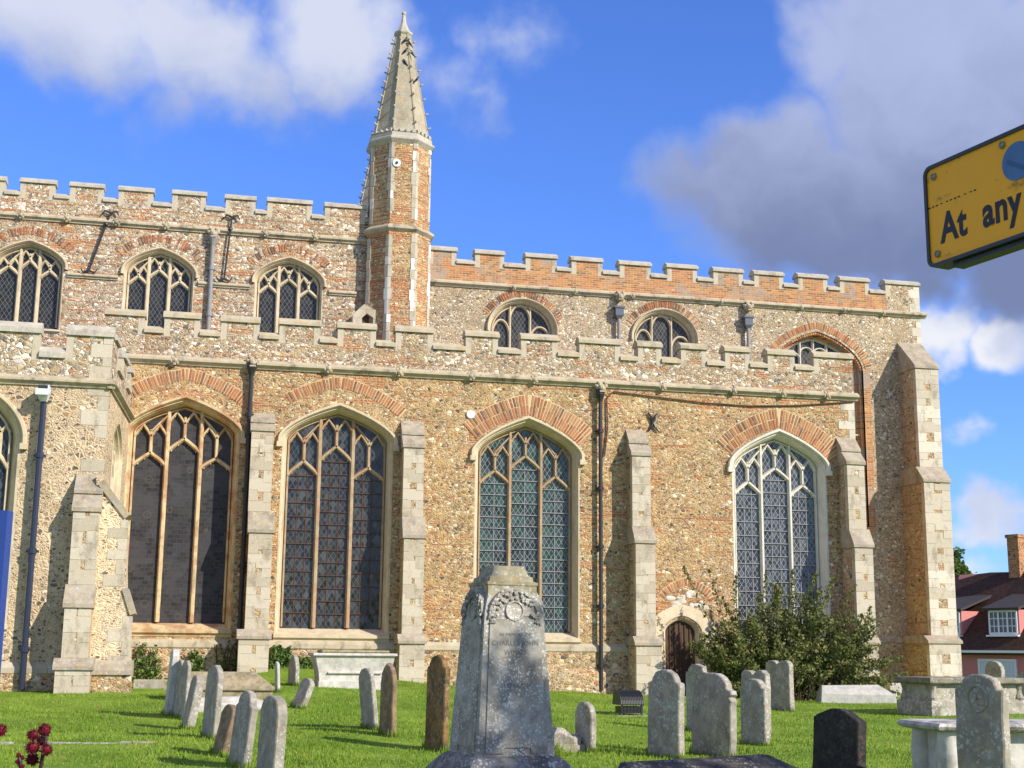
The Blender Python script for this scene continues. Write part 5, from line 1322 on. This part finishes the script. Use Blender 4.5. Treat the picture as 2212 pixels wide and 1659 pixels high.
for u, z_ in ((SH*.13, .88), (SH*.13, .12), (SW*.5-SH*.16, .90), (SW-SH*.13, .88), (SW-SH*.13, .12)):
    m = MB(); m.loft([[(u+r__*cos(2*pi*i/14), d_, zb0+SH*z_+r__*sin(2*pi*i/14)) for i in range(14)] for r__, d_ in ((SH*.036, -.006), (SH*.034, -.012), (SH*.020, -.015), (SH*.012, -.012))], True, True); m.build('bolt', M_BOLT, o)
m = MB(); m.tube([(SW*.60, .085, -.3), (SW*.60, .085, zb0+SH*1.02)], .038, 14); m.build('post', M_IRON, o)
m = MB(); m.box(SW*.60-.05, SW*.60+.05, .035, .11, zb0+SH*.30, zb0+SH*.36); m.box(SW*.60-.05, SW*.60+.05, .035, .13, zb0-SH*.10, zb0+.003); m.box(SW*.12, SW*.85, .005, .048, zb0-SH*.045, zb0-.002); m.build('bracket', M_IRON, o)

# ------------------------------------------------------------------ notice board, left edge
tr_p = atdepth(23, 1104, 9.0)
nbz = gz(tr_p.x, tr_p.y); H_ = tr_p.z-nbz
o = thing('notice_board', 'blue framed notice board with dark green panel cut by the left edge', 'notice board', (tr_p.x, tr_p.y, nbz), radians(-14))
WHS = plain('white_sheet', (.6, .6, .56), .7, 0, .05)
bl_ = plain('bright_blue_paint', (.022, .055, .25), .35, 0, .15, .5)
m = MB(); m.box(-.055, 0, -.05, .05, -.3, H_); m.build('post', bl_, o)
m = MB(); m.box(-1.485, -1.40, -.05, .05, -.3, H_); m.build('post', bl_, o)
m = MB(); m.box(-1.40, -.055, -.045, .045, H_-.06, H_-.002); m.box(-1.40, -.055, -.045, .045, .75, .84); m.build('frame', bl_, o)
m = MB(); m.box(-1.399, -.056, -.02, .02, .84, H_-.06); m.build('panel', plain('dark_green_panel', (.008, .05, .035), .5, 0, .2), o)

m = MB(); m.box(-.40, -.075, -.024, -.0205, H_-.16, H_-.085); m.build('notice_sheet', WHS, o)

# ------------------------------------------------------------------ castor oil plant, bottom left
M_SEED = leafmat('crimson_seed_head', (.085, .003, .010), (.14, .005, .016), (.05, .002, .006), .1)
M_STEM = plain('dark_red_stem', (.030, .008, .012), .5, 0, .3)
def castor(name, label, stem, balls, dep):
    base = atdepth(*stem[-1], dep); z0 = gz(base.x, base.y); base.z = z0
    o = thing(name, label, 'plant', base)
    L_ = lambda x, y, dd=0: atdepth(x, y, dep+dd)-base
    m = MB(); pts = [L_(*p) for p in stem]+[Vector((.02, 0, .3)), Vector((0, 0, -.05))]; m.tube(pts, [.0022]+[.0036]*(len(pts)-3)+[.008, .010], 8)
    for (x, y, r, dd) in balls: m.tube([L_(x, y, dd), L_(x, y, dd).lerp(L_(stem[0][0]+1, min(stem[-1][1], y+14)), .8)], .0016, 5)
    m.build('stem', M_STEM, o)
    rng = np.random.default_rng(int(stem[0][0])+50)
    for (x, y, r, dd) in balls:
        c = np.array(L_(x, y, dd)); R_ = r*dep/FPX*.80; m = MB(); m.ball((c[0], c[1], c[2]), R_*.92, 10, 7)
        d = rng.normal(size=(170, 3)); d /= np.linalg.norm(d, axis=1)[:, None]
        for v in d:
            v = Vector(v); a_ = v.orthogonal().normalized()*R_*.09; b__ = v.cross(a_); p = Vector(c)+v*R_*.85; t_ = Vector(c)+v*R_*rng.uniform(1.18, 1.42)
            m.add([p+a_, p-a_*.5+b__*.8, p-a_*.5-b__*.8, t_], [(0, 1, 3), (1, 2, 3), (2, 0, 3)])
        m.build('seed_pod', M_SEED, o, recalc=False)
    # big palmate leaves lower down
    lm = leafmat('castor_leaf', (.03, .022, .012), (.05, .035, .016), (.035, .05, .015), .15)
    for k in range(3):
        a = k*2.1+.5; m = MB(); c = Vector((cos(a)*.22, sin(a)*.22, .42+.10*k)); tipd = Vector((cos(a), sin(a), -.25))
        m.tube([Vector((0, 0, .3+.1*k)), c], .004, 5)
        for j in range(7):
            b__ = a+(j-3)*.62; dv = Vector((cos(b__), sin(b__), -.3)); sd = Vector((-sin(b__), cos(b__), 0)); l_ = .16*(1-.07*abs(j-3))
            m.add([c, c+dv*l_*.5+sd*.03, c+dv*l_, c+dv*l_*.5-sd*.03], [(0, 1, 2, 3)])
        m.build('leaf', lm, o, recalc=False)
    return o
castor('castor_plant', 'castor oil plant with a cluster of spiky crimson seed pods in the bottom left corner', [(99, 1590), (98, 1604), (93, 1630), (86, 1668)],
       [(96, 1578, 16, .02), (71, 1588, 14, .0), (91, 1600, 13, .03), (70, 1615, 16, -.01), (101, 1620, 13.5, -.02), (70, 1640, 16, .01)], 2.7)
castor('castor_plant', 'castor plant shoot with small dark buds below the crimson pods', [(40, 1632), (44, 1645), (46, 1668)], [(40, 1632, 6, 0), (47, 1637, 6, .01), (37, 1645, 5, .0), (43, 1652, 5, 0), (48, 1656, 6, 0)], 2.65)
castor('castor_plant', 'castor plant cut by the left edge with one crimson seed pod visible', [(-6, 1590), (-10, 1615), (-16, 1668)], [(0, 1578, 16, 0), (-24, 1600, 15, 0)], 2.7)

# ------------------------------------------------------------------ foliage
def quads(c, size, rng, flat=.0, aspect=1.6):
    n = len(c); a = rng.normal(size=(n, 3)); a /= np.linalg.norm(a, axis=1)[:, None]
    b = rng.normal(size=(n, 3)); b -= a*(a*b).sum(1)[:, None]; b /= np.linalg.norm(b, axis=1)[:, None]
    s = size*(.6+.8*rng.random(n))[:, None]
    V = np.stack([c-a*s*aspect*.5, c+b*s*.5, c+a*s*aspect*.5, c-b*s*.5], 1).reshape(-1, 3); return V, np.arange(4*n).reshape(-1, 4)
def shrub():
    rng = np.random.default_rng(12)
    c0 = onY(1700, 1490, 38.2); x0, x1 = ux(1520, 1450, 38.2), ux(1925, 1480, 38.2)
    zb = gz(c0.x, 38.2); o = thing('shrub', 'large sprawling small-leaved dark green shrub against the church wall right of the door', 'shrub', (c0.x, 38.3, zb))
    o0 = np.array(o.location); st = MB(); P = []
    top = [(1500, 1400), (1540, 1340), (1600, 1315), (1640, 1290), (1700, 1265), (1745, 1260), (1790, 1285), (1835, 1300), (1870, 1345), (1900, 1400), (1925, 1450)]
    tx = np.array([ux(a, b, 38.2) for a, b in top]); tz = np.array([XY(a, b, 38.2)[1] for a, b in top])
    for k in range(190):
        ex_ = rng.uniform(tx[0]-.1, tx[-1]+.2); hmax = np.interp(ex_, tx, tz)-zb
        f = rng.random()**.6; hz = max(.25, hmax*f*rng.uniform(.85, 1.10)); ey = 38.3+rng.uniform(-1.35, 1.2)*(1-.35*f)
        bx_ = c0.x+(ex_-c0.x)*rng.uniform(.25, .75); by = 38.5+rng.uniform(-.4, .5)
        p0 = np.array([bx_, by, zb]); p2 = np.array([ex_, ey, zb+hz]); p1 = np.array([bx_+(ex_-bx_)*.35, by+(ey-by)*.3, zb+hz*.75])
        t = np.linspace(0, 1, 9)[:, None]; pts = (1-t)**2*p0+2*t*(1-t)*p1+t*t*p2
        st.tube([tuple(q-o0) for q in pts], [.022*(1-.8*i/8)+.003 for i in range(9)], 4, False)
        for j in range(3):
            tt = rng.random(54)**.7*.92+.08; tt = tt[:, None]; q = (1-tt)**2*p0+2*tt*(1-tt)*p1+tt*tt*p2
            P.append(q+rng.normal(size=q.shape)*np.array([.16, .14, .14])*(1.12-.75*tt))
    # long whippy sprays that stand clear of the mass
    for (a, b, c_, d) in ((1560, 1400, 1476, 1224), (1575, 1390, 1530, 1230), (1600, 1380, 1590, 1235), (1640, 1350, 1655, 1235), (1700, 1330, 1712, 1232), (1760, 1340, 1800, 1245), (1800, 1350, 1850, 1262), (1830, 1400, 1900, 1330), (1545, 1430, 1490, 1390), (1850, 1450, 1950, 1420), (1740, 1330, 1765, 1235), (1860, 1400, 1880, 1310), (1610, 1380, 1560, 1290), (1870, 1480, 1960, 1455)):
        Yp = 38.4+rng.uniform(-.3, .6); A, B = onY(a, b, Yp), onY(c_, d, Yp); m_ = (A+B)/2+Vector((rng.uniform(-.15, .15), 0, .1))
        t = np.linspace(0, 1, 8)[:, None]; pts = (1-t)**2*np.array(A)+2*t*(1-t)*np.array(m_)+t*t*np.array(B)
        st.tube([tuple(q-o0) for q in pts], [.012-.001*i for i in range(8)], 4, False)
        tt = rng.random(130)[:, None]; q = (1-tt)**2*np.array(A)+2*tt*(1-tt)*np.array(m_)+tt*tt*np.array(B); P.append(q+rng.normal(size=q.shape)*.075*(1.3-tt))
    st.build('stems', plain('shrub_bark', (.09, .06, .04), .9), o, recalc=False)
    P = np.concatenate(P); P[:, 1] = np.minimum(P[:, 1], 39.85); V, F = quads(P-o0, .062, rng)
    npmesh('foliage', V, F, leafmat('shrub_leaf', (.09, .12, .03), (.15, .18, .05), (.28, .26, .09), .28), o)
shrub()
def ivy(label, x0, x1, y0, y1, Y, n, seed, spill=.25):
    rng = np.random.default_rng(seed); c = onY((x0+x1)/2, y1, Y); o = thing('ivy', label, 'ivy', (c.x, Y, gz(c.x, Y-.2)))
    a, b = ux(x0, y1, Y), ux(x1, y1, Y); z0, z1 = o.location.z-.05, XY((x0+x1)/2, y0, Y)[1]
    x = rng.uniform(a, b, n); f = rng.random(n)**1.3; edge = .55+.45*np.sin(x*5+seed)*np.sin(x*11)
    z = z0+(z1-z0)*f*np.clip(edge+.35, .3, 1); y = Y-.02-rng.random(n)*spill*(1-f*.6)
    V, F = quads(np.stack([x, y, z], 1)-np.array(o.location), .085, rng, aspect=1.1)
    st = MB()
    for k in range(8): xx = rng.uniform(a, b); st.tube([(xx-c.x, -.02, -.1), (xx-c.x+rng.uniform(-.1, .1), -.03, (z1-z0)*.4), (xx-c.x+rng.uniform(-.2, .2), -.03, (z1-z0)*.8)], .012, 4)
    st.build('stem', plain('ivy_stem', (.10, .07, .045), .9), o)
    npmesh('foliage', V, F, leafmat('ivy_leaf', (.07, .125, .025), (.11, .19, .04), (.19, .27, .08), .25), o)
ivy('ivy creeping up the wall foot under the leftmost aisle window', 290, 350, 1388, 1440, 39.88, 420, 3)
ivy('sparse ivy tuft on the plinth just right of the left row of headstones', 395, 440, 1405, 1440, 39.88, 260, 6)
ivy('ivy in the dark corner beside the downpipe and buttress', 470, 512, 1380, 1440, 39.85, 140, 9)
ivy('thick ivy between the first buttress and the white chest tomb', 580, 625, 1394, 1480, 39.86, 900, 13)
ivy('low ivy beside the end of the white chest tomb', 640, 684, 1420, 1482, 39.8, 800, 17, .4)
def tuft(label, px, py, r, n, seed, hgt):
    rng = np.random.default_rng(seed); p = G(px, py); o = thing('grass_tuft', label, 'grass tuft', p)
    a = rng.random(n)*6.28; rad = r*np.sqrt(rng.random(n)); b = np.stack([rad*np.cos(a), rad*np.sin(a)*.6, np.zeros(n)-.03], 1)
    h = hgt*(.4+.6*rng.random(n)); w = .008
    tip = b+np.stack([rng.normal(size=n)*.09, rng.normal(size=n)*.09, h], 1); d = np.stack([np.cos(a+1), np.sin(a+1), 0*a], 1)*w
    V = np.stack([b-d, b+d, tip], 1).reshape(-1, 3); npmesh('blades', V, np.arange(3*n).reshape(-1, 3), grassmat('tuft_grass'+str(seed), True), o)
tuft('dry rough grass tuft at the foot of the transept buttress', 150, 1492, .40, 900, 31, .32)
tuft('tuft of longer grass at the foot of the low rough stone', 1190, 1632, .28, 350, 33, .26)

def tree(name, label, base, h, blobs, nleaf, lsize, mats, seed=1, trunk_r=.25, clump=.5):
    rng = np.random.default_rng(seed); o = thing(name, label, 'tree', base)
    st = MB(); st.tube([(0, 0, -.3), (.05, 0, h*.2), (-.03, .05, h*.45), (.0, 0, h*.7)], [trunk_r*1.2, trunk_r, trunk_r*.75, trunk_r*.4], 10)
    P = []; tot = sum(b[3]**2 for b in blobs)
    for (x, y, z, r) in blobs:
        c = np.array([x, y, z]); st.tube([(0, 0, h*.35), tuple(c*.5+np.array([0, 0, h*.25])), tuple(c)], [trunk_r*.5, trunk_r*.28, trunk_r*.1], 6)
        n = int(nleaf*r*r/tot); k = max(4, int(n/60)); d = rng.normal(size=(k, 3)); d /= np.linalg.norm(d, axis=1)[:, None]
        cl = c+d*r*(rng.random(k)**.45)[:, None]
        for q in cl[:max(2, k//4)]: st.tube([tuple(c), tuple((c+q)/2+np.array([0, 0, .05])), tuple(q)], [trunk_r*.12, trunk_r*.07, trunk_r*.03], 4, False)
        P.append(cl[rng.integers(0, k, n)]+rng.normal(size=(n, 3))*clump*r*.32)
    st.build('trunk', mats[0], o, recalc=False)
    P = np.concatenate(P); V, F = quads(P, lsize, rng); npmesh('crown', V, F, mats[1], o)
M_BARK = plain('bark', (.10, .08, .06), .95, 0, .3)
M_LEAF = leafmat('tree_leaf', (.065, .11, .02), (.10, .16, .03), (.15, .21, .045), .25)
p = atdepth(2072, 1400, 118.); p.z = gz(p.x, p.y)
zt_ = atdepth(2085, 1186, 118.).z-p.z
tree('tree', 'green broadleaf tree rising behind the pink house roof', p, zt_, [(.3, 0, zt_-1.6, 1.3), (-.4, 0, zt_-2.6, 1.7), (1.1, .3, zt_-2.6, .8), (-2, 0, zt_-3.2, 2.0), (.3, .3, zt_-4.3, 1.6), (1.3, .2, zt_-4.0, .7)], 9000, .22, (M_BARK, M_LEAF), 5, .3)
# tree on the near side of the churchyard, outside the frame, whose shade dapples the monument
tree('tree', 'broadleaf tree on the near edge of the churchyard shading the monument', (12.6, .9, 0), 11.0, [(.0, .6, 8.9, 1.4), (-1.2, 0, 7.9, 1.1), (1.3, .4, 9.6, 1.2), (.6, 1.2, 7.5, 1.0), (-.6, .8, 10.0, .9)], 1500, .14, (M_BARK, M_LEAF), 8, .16, .75)

def build_grass():
    rng = np.random.default_rng(3)
    n = 230000
    dep = 13.5 + (41-13.5)*rng.random(n)**1.35; u = -.40 + .82*rng.random(n)
    fx, fy = sin(YAW), cos(YAW)
    px = fx*dep + cos(YAW)*u*dep; py = fy*dep - sin(YAW)*u*dep
    ok = (py < 39.6) & ~((px < 0.9) & (py > 34.7)); px, py = px[ok], py[ok]; n = len(px)
    pz = ground(px, py); h = (.018+.035*rng.random(n)**2)*(1+.5*np.sin(px*2.1+py*1.3)*np.sin(px*.9-py*1.7)); a = rng.random(n)*6.28; w = .006+.006*rng.random(n)
    tuft = rng.random(n) < .006; h = np.where(tuft, h+.07*rng.random(n), h)
    lx, ly = (rng.random(n)-.5)*.06, (rng.random(n)-.5)*.06
    b0 = np.stack([px-np.cos(a)*w, py-np.sin(a)*w, pz-.01], -1); b1 = np.stack([px+np.cos(a)*w, py+np.sin(a)*w, pz-.01], -1)
    tp = np.stack([px+lx, py+ly, pz+h], -1)
    V0 = np.stack([b0, b1, tp], 1)
    ex = []
    for (bx, by, w_, t_, rz) in BASES:
        k = 260; e = rng.integers(0, 4, k); lu, lv = rng.uniform(-.5, .5, k), rng.uniform(0, .05, k)
        x = np.where(e < 2, lu*w_, np.where(e == 2, -1, 1)*(w_/2+lv)); y = np.where(e < 2, np.where(e == 0, -1, 1)*(t_/2+lv), lu*t_)
        X = bx+x*cos(rz)-y*sin(rz); Y = by+x*sin(rz)+y*cos(rz); Z = ground(X, Y); hh = .05+.10*rng.random(k)**2; aa = rng.random(k)*6.28; ww = .008
        ex.append(np.stack([np.stack([X-np.cos(aa)*ww, Y-np.sin(aa)*ww, Z-.02], -1), np.stack([X+np.cos(aa)*ww, Y+np.sin(aa)*ww, Z-.02], -1), np.stack([X+rng.normal(size=k)*.03, Y+rng.normal(size=k)*.03, Z+hh], -1)], 1))
    V0 = np.concatenate([V0]+ex); n = len(V0)
    V = V0.reshape(-1, 3); F = np.arange(3*n).reshape(-1, 3)
    tag(npmesh('grass', V, F, grassmat('grass_blades', True)), 'short bright green churchyard grass', 'grass', kind='stuff')
    k = 170; dp = 15+22*rng.random(k); uu = -.38+.76*rng.random(k); X = fx*dp+cos(YAW)*uu*dp; Y = fy*dp-sin(YAW)*uu*dp
    ok = (Y < 39) & ~((X < 1) & (Y > 34)); X, Y = X[ok], Y[ok]; Z = ground(X, Y)+.03
    V, F = quads(np.stack([X, Y, Z], 1), .055, rng); V[:, 2] = np.maximum(V[:, 2]*.4+np.repeat(Z, 4)*.6, 0)
    tag(npmesh('fallen_leaves', V, F, leafmat('dead_leaf', (.22, .10, .035), (.32, .17, .06), (.16, .07, .03), .1)), 'scattered brown fallen leaves on the lawn', 'leaves', kind='stuff')
build_grass()

# ------------------------------------------------------------------ birds on the spire
bm_ = plain('black_plumage', (.012, .012, .015), .5, 0, .3)
for (x, y, dx, lab) in ((875, 89, 1, 'black bird perched highest on the front rib of the spire'), (875.5, 112, 1, 'black bird on the second crocket of the front rib'), (875.5, 137, -1, 'black bird on the third crocket of the front rib'),
                  (886, 97, -1, 'black bird highest on the right edge of the spire'), (891, 118, -1, 'second black bird down the right edge of the spire'), (900, 174, 1, 'lowest black bird on the right edge of the spire')):
    p = onY(x, y, 45.1-.36-(y-80)*.0022)
    m = MB(); m.loft([[(cx_+rx_*cos(2*pi*i/8)*1.0, ry_*sin(2*pi*i/8), z_+rx_*.0) for i in range(8)] for cx_, rx_, ry_, z_ in ((-.10, .012, .012, -.10), (-.05, .035, .03, -.03), (0, .055, .045, .03), (.02, .045, .04, .08), (.04, .03, .03, .115), (.055, .032, .03, .14), (.055, .012, .012, .165))], True, True)
    m.add([(.08, -.01, .135), (.08, .01, .135), (.13, 0, .132)], [(0, 1, 2)])
    o = m.build('bird', bm_); o.location = p; o.rotation_euler = (0, 0, 0 if dx > 0 else pi); o.scale = (1.0,)*3; tag(o, lab, 'bird', 'birds perched on the spire')

# ------------------------------------------------------------------ pink house on the right
HP = atdepth(2140, 1404, 68.); ha = radians(-20)
hx = Vector((-sin(ha), -cos(ha), 0))
hz = gz(HP.x, HP.y)
house = thing('house', 'pink rendered cottage with a steep dark tiled roof, dormers and a white garage door', 'house', (HP.x, HP.y, hz), atan2(hx.y, hx.x))
ze = HP.z-hz; zr = ze+4.1; D2 = 4.0
hyv = Vector((-hx.y, hx.x, 0))
def hsolve(px, y, z):
    lo_, hi_ = -11., 12.
    for _ in range(50):
        x = (lo_+hi_)/2; v = Vector((HP.x, HP.y, hz+z))+hx*x+hyv*y-EYE
        if PW/2+FPX*v.dot(CR)/v.dot(CF) < px: lo_ = x
        else: hi_ = x
    return x
PK = plain('pink_render', (.55, .215, .20), .9, 0, .08, .2, .2, 6)
def rooftile():
    m, t = newmat('dark_plain_tiles'); v = objvec(t); q = t.add('ShaderNodeSeparateXYZ', {0: v})
    uv = t.add('ShaderNodeCombineXYZ', {0: q.outputs[0], 1: t.m('MULTIPLY', q.outputs[2], 1.35)}).outputs[0]
    c, f = brickcol(t, uv, .13, .18, (.015, .011, .009), (.10, .043, .026), (.05, .025, .018), .012)
    c = t.mix(t.m('MULTIPLY', t.ss(t.noise(v, 2.2, 5, .7), .5, .64), .7), c, (.055, .045, .035)); t.put(t.b.inputs[0], c); bump(t, t.m('SUBTRACT', 1, f), .6, .02); return m
TL = rooftile(); WH = plain('white_joinery', (.74, .75, .76), .5, 0, .05); GLH = plain('house_glass', (.03, .035, .05), .08, 0, .4, .6, 0); SLT = plain('dark_dormer_tiles', (.05, .042, .04), .8, 0, .3)
m = MB(); m.box(-12, 10, 0, D2*2, -1.5, ze); m.loft([[(-12, 0, ze), (-12, D2*2, ze), (-12, D2, zr-.1)], [(10, 0, ze), (10, D2*2, ze), (10, D2, zr-.1)]], True, True); m.build('wall', PK, house)
rf = MB(); rr = random.Random(6)
N = 24
for side in (0, 1):
    lo_, hi_ = [], []
    for i in range(N+1):
        x = -12.2+22.4*i/N; sag = .10*sin(x*.5)+.05*sin(x*1.7); yy = -.35 if side == 0 else D2*2+.35
        lo_.append((x, yy, ze-.12)); hi_.append((x, D2, zr+sag))
    rf.loft([[(p_[0], p_[1], p_[2]-.12) for p_ in lo_], lo_, [( (a[0]), (a[1]+b[1])/2, (a[2]+b[2])/2+.03*sin(a[0])) for a, b in zip(lo_, hi_)], hi_, [(p_[0], p_[1], p_[2]-.15) for p_ in hi_]])
roof = rf.build('roof', TL, house)
s = 68/FPX/.79
xch = hsolve(2189, D2-.3, zr+1)
ch = MB(); ch.box(xch-.34, xch+.34, D2-.34, D2+.34, zr-1.2, zr+1.65); ch.box(xch-.40, xch+.40, D2-.40, D2+.40, zr+1.65, zr+1.82); ch.build('chimney', flint('dark_chimney_brick', 6, (.20, .13, .09), [(0, (.22, .10, .06)), (.5, (.30, .13, .07)), (.8, (.12, .07, .05))], .2, .02, 91, lines=.1), roof)
g = MB(); g.box(-12.3, 10.2, -.42, -.30, ze-.14, ze-.02); g.build('gutter', WH, house)
def dormer(pa, pb, z0, z1):
    yf = (z0-ze)/ (zr-ze)*D2 - .30
    xa, xb = hsolve(pa, yf, z0), hsolve(pb, yf, z0); xc, w_ = (xa+xb)/2, xb-xa
    d = MB(); yb = (z1+.15-ze)/(zr-ze)*D2+.3
    d.box(xc-w_/2-.12, xc+w_/2+.12, yf+.02, yb, z0-.25, z1); dd = d.build('dormer', PK, house)
    r_ = MB(); yt_ = (z1+.75-ze)/(zr-ze)*D2+.1
    r_.loft([[(xc-w_/2-.3, yf-.22, z1-.02), (xc+w_/2+.3, yf-.22, z1-.02), (xc+w_/2+.3, yt_, z1+.75), (xc-w_/2-.3, yt_, z1+.75)], [(xc-w_/2-.3, yf-.22, z1+.10), (xc+w_/2+.3, yf-.22, z1+.10), (xc+w_/2+.3, yt_, z1+.87), (xc-w_/2-.3, yt_, z1+.87)]], True, True); r_.build('dormer_roof', SLT, dd)
    f = MB(); t_ = .06; x0, x1 = xc-w_/2, xc+w_/2
    for i in range(4): u = x0+(x1-x0)*i/3; f.box(u-t_*.7, u+t_*.7, yf-.05, yf+.02, z0, z1-.05)
    for i in (0, 1): z = z0+(z1-.05-z0)*i; f.box(x0, x1, yf-.055, yf+.02, z-t_, z+t_)
    for i in range(3):
        u = x0+(x1-x0)*(i+.5)/3; f.box(u-.018, u+.018, yf-.035, yf+.01, z0, z1-.05)
    for j in (1, 2): z = z0+(z1-.05-z0)*j/3; f.box(x0, x1, yf-.036, yf+.01, z-.018, z+.018)
    f.box(x0-.15, x1+.15, yf-.18, yf+.03, z0-.14, z0-.062); f.build('window_frame', WH, dd)
    gl = MB(); gl.box(x0, x1, yf-.005, yf+.018, z0, z1-.05); gl.build('glass', GLH, dd)
zw0, zw1 = ze+(1404-1370)*68.5/FPX, ze+(1404-1321)*68.8/FPX
dormer(2140, 2198, zw0, zw1)
dormer(2018, 2074, zw0, zw1)
gx0, gx1 = hsolve(2119, 0, ze-1), hsolve(2195, 0, ze-1); gz1 = ze-(1427-1404)*67.7/FPX
m = MB(); m.box(gx0, gx1, -.05, .01, -.1, gz1)
for i in range(1, 12): u = gx0+(gx1-gx0)*i/12; m.box(u-.012, u+.012, -.062, -.05, -.1, gz1)
m.build('garage_door', plain('garage_white', (.60, .66, .74), .5, 0, .05), house)
m = MB(); m.box(gx0-.1, gx0, -.09, .01, -.1, gz1+.1); m.box(gx1, gx1+.1, -.09, .01, -.1, gz1+.1); m.box(gx0, gx1, -.09, .01, gz1, gz1+.1); m.build('door_frame', WH, house)
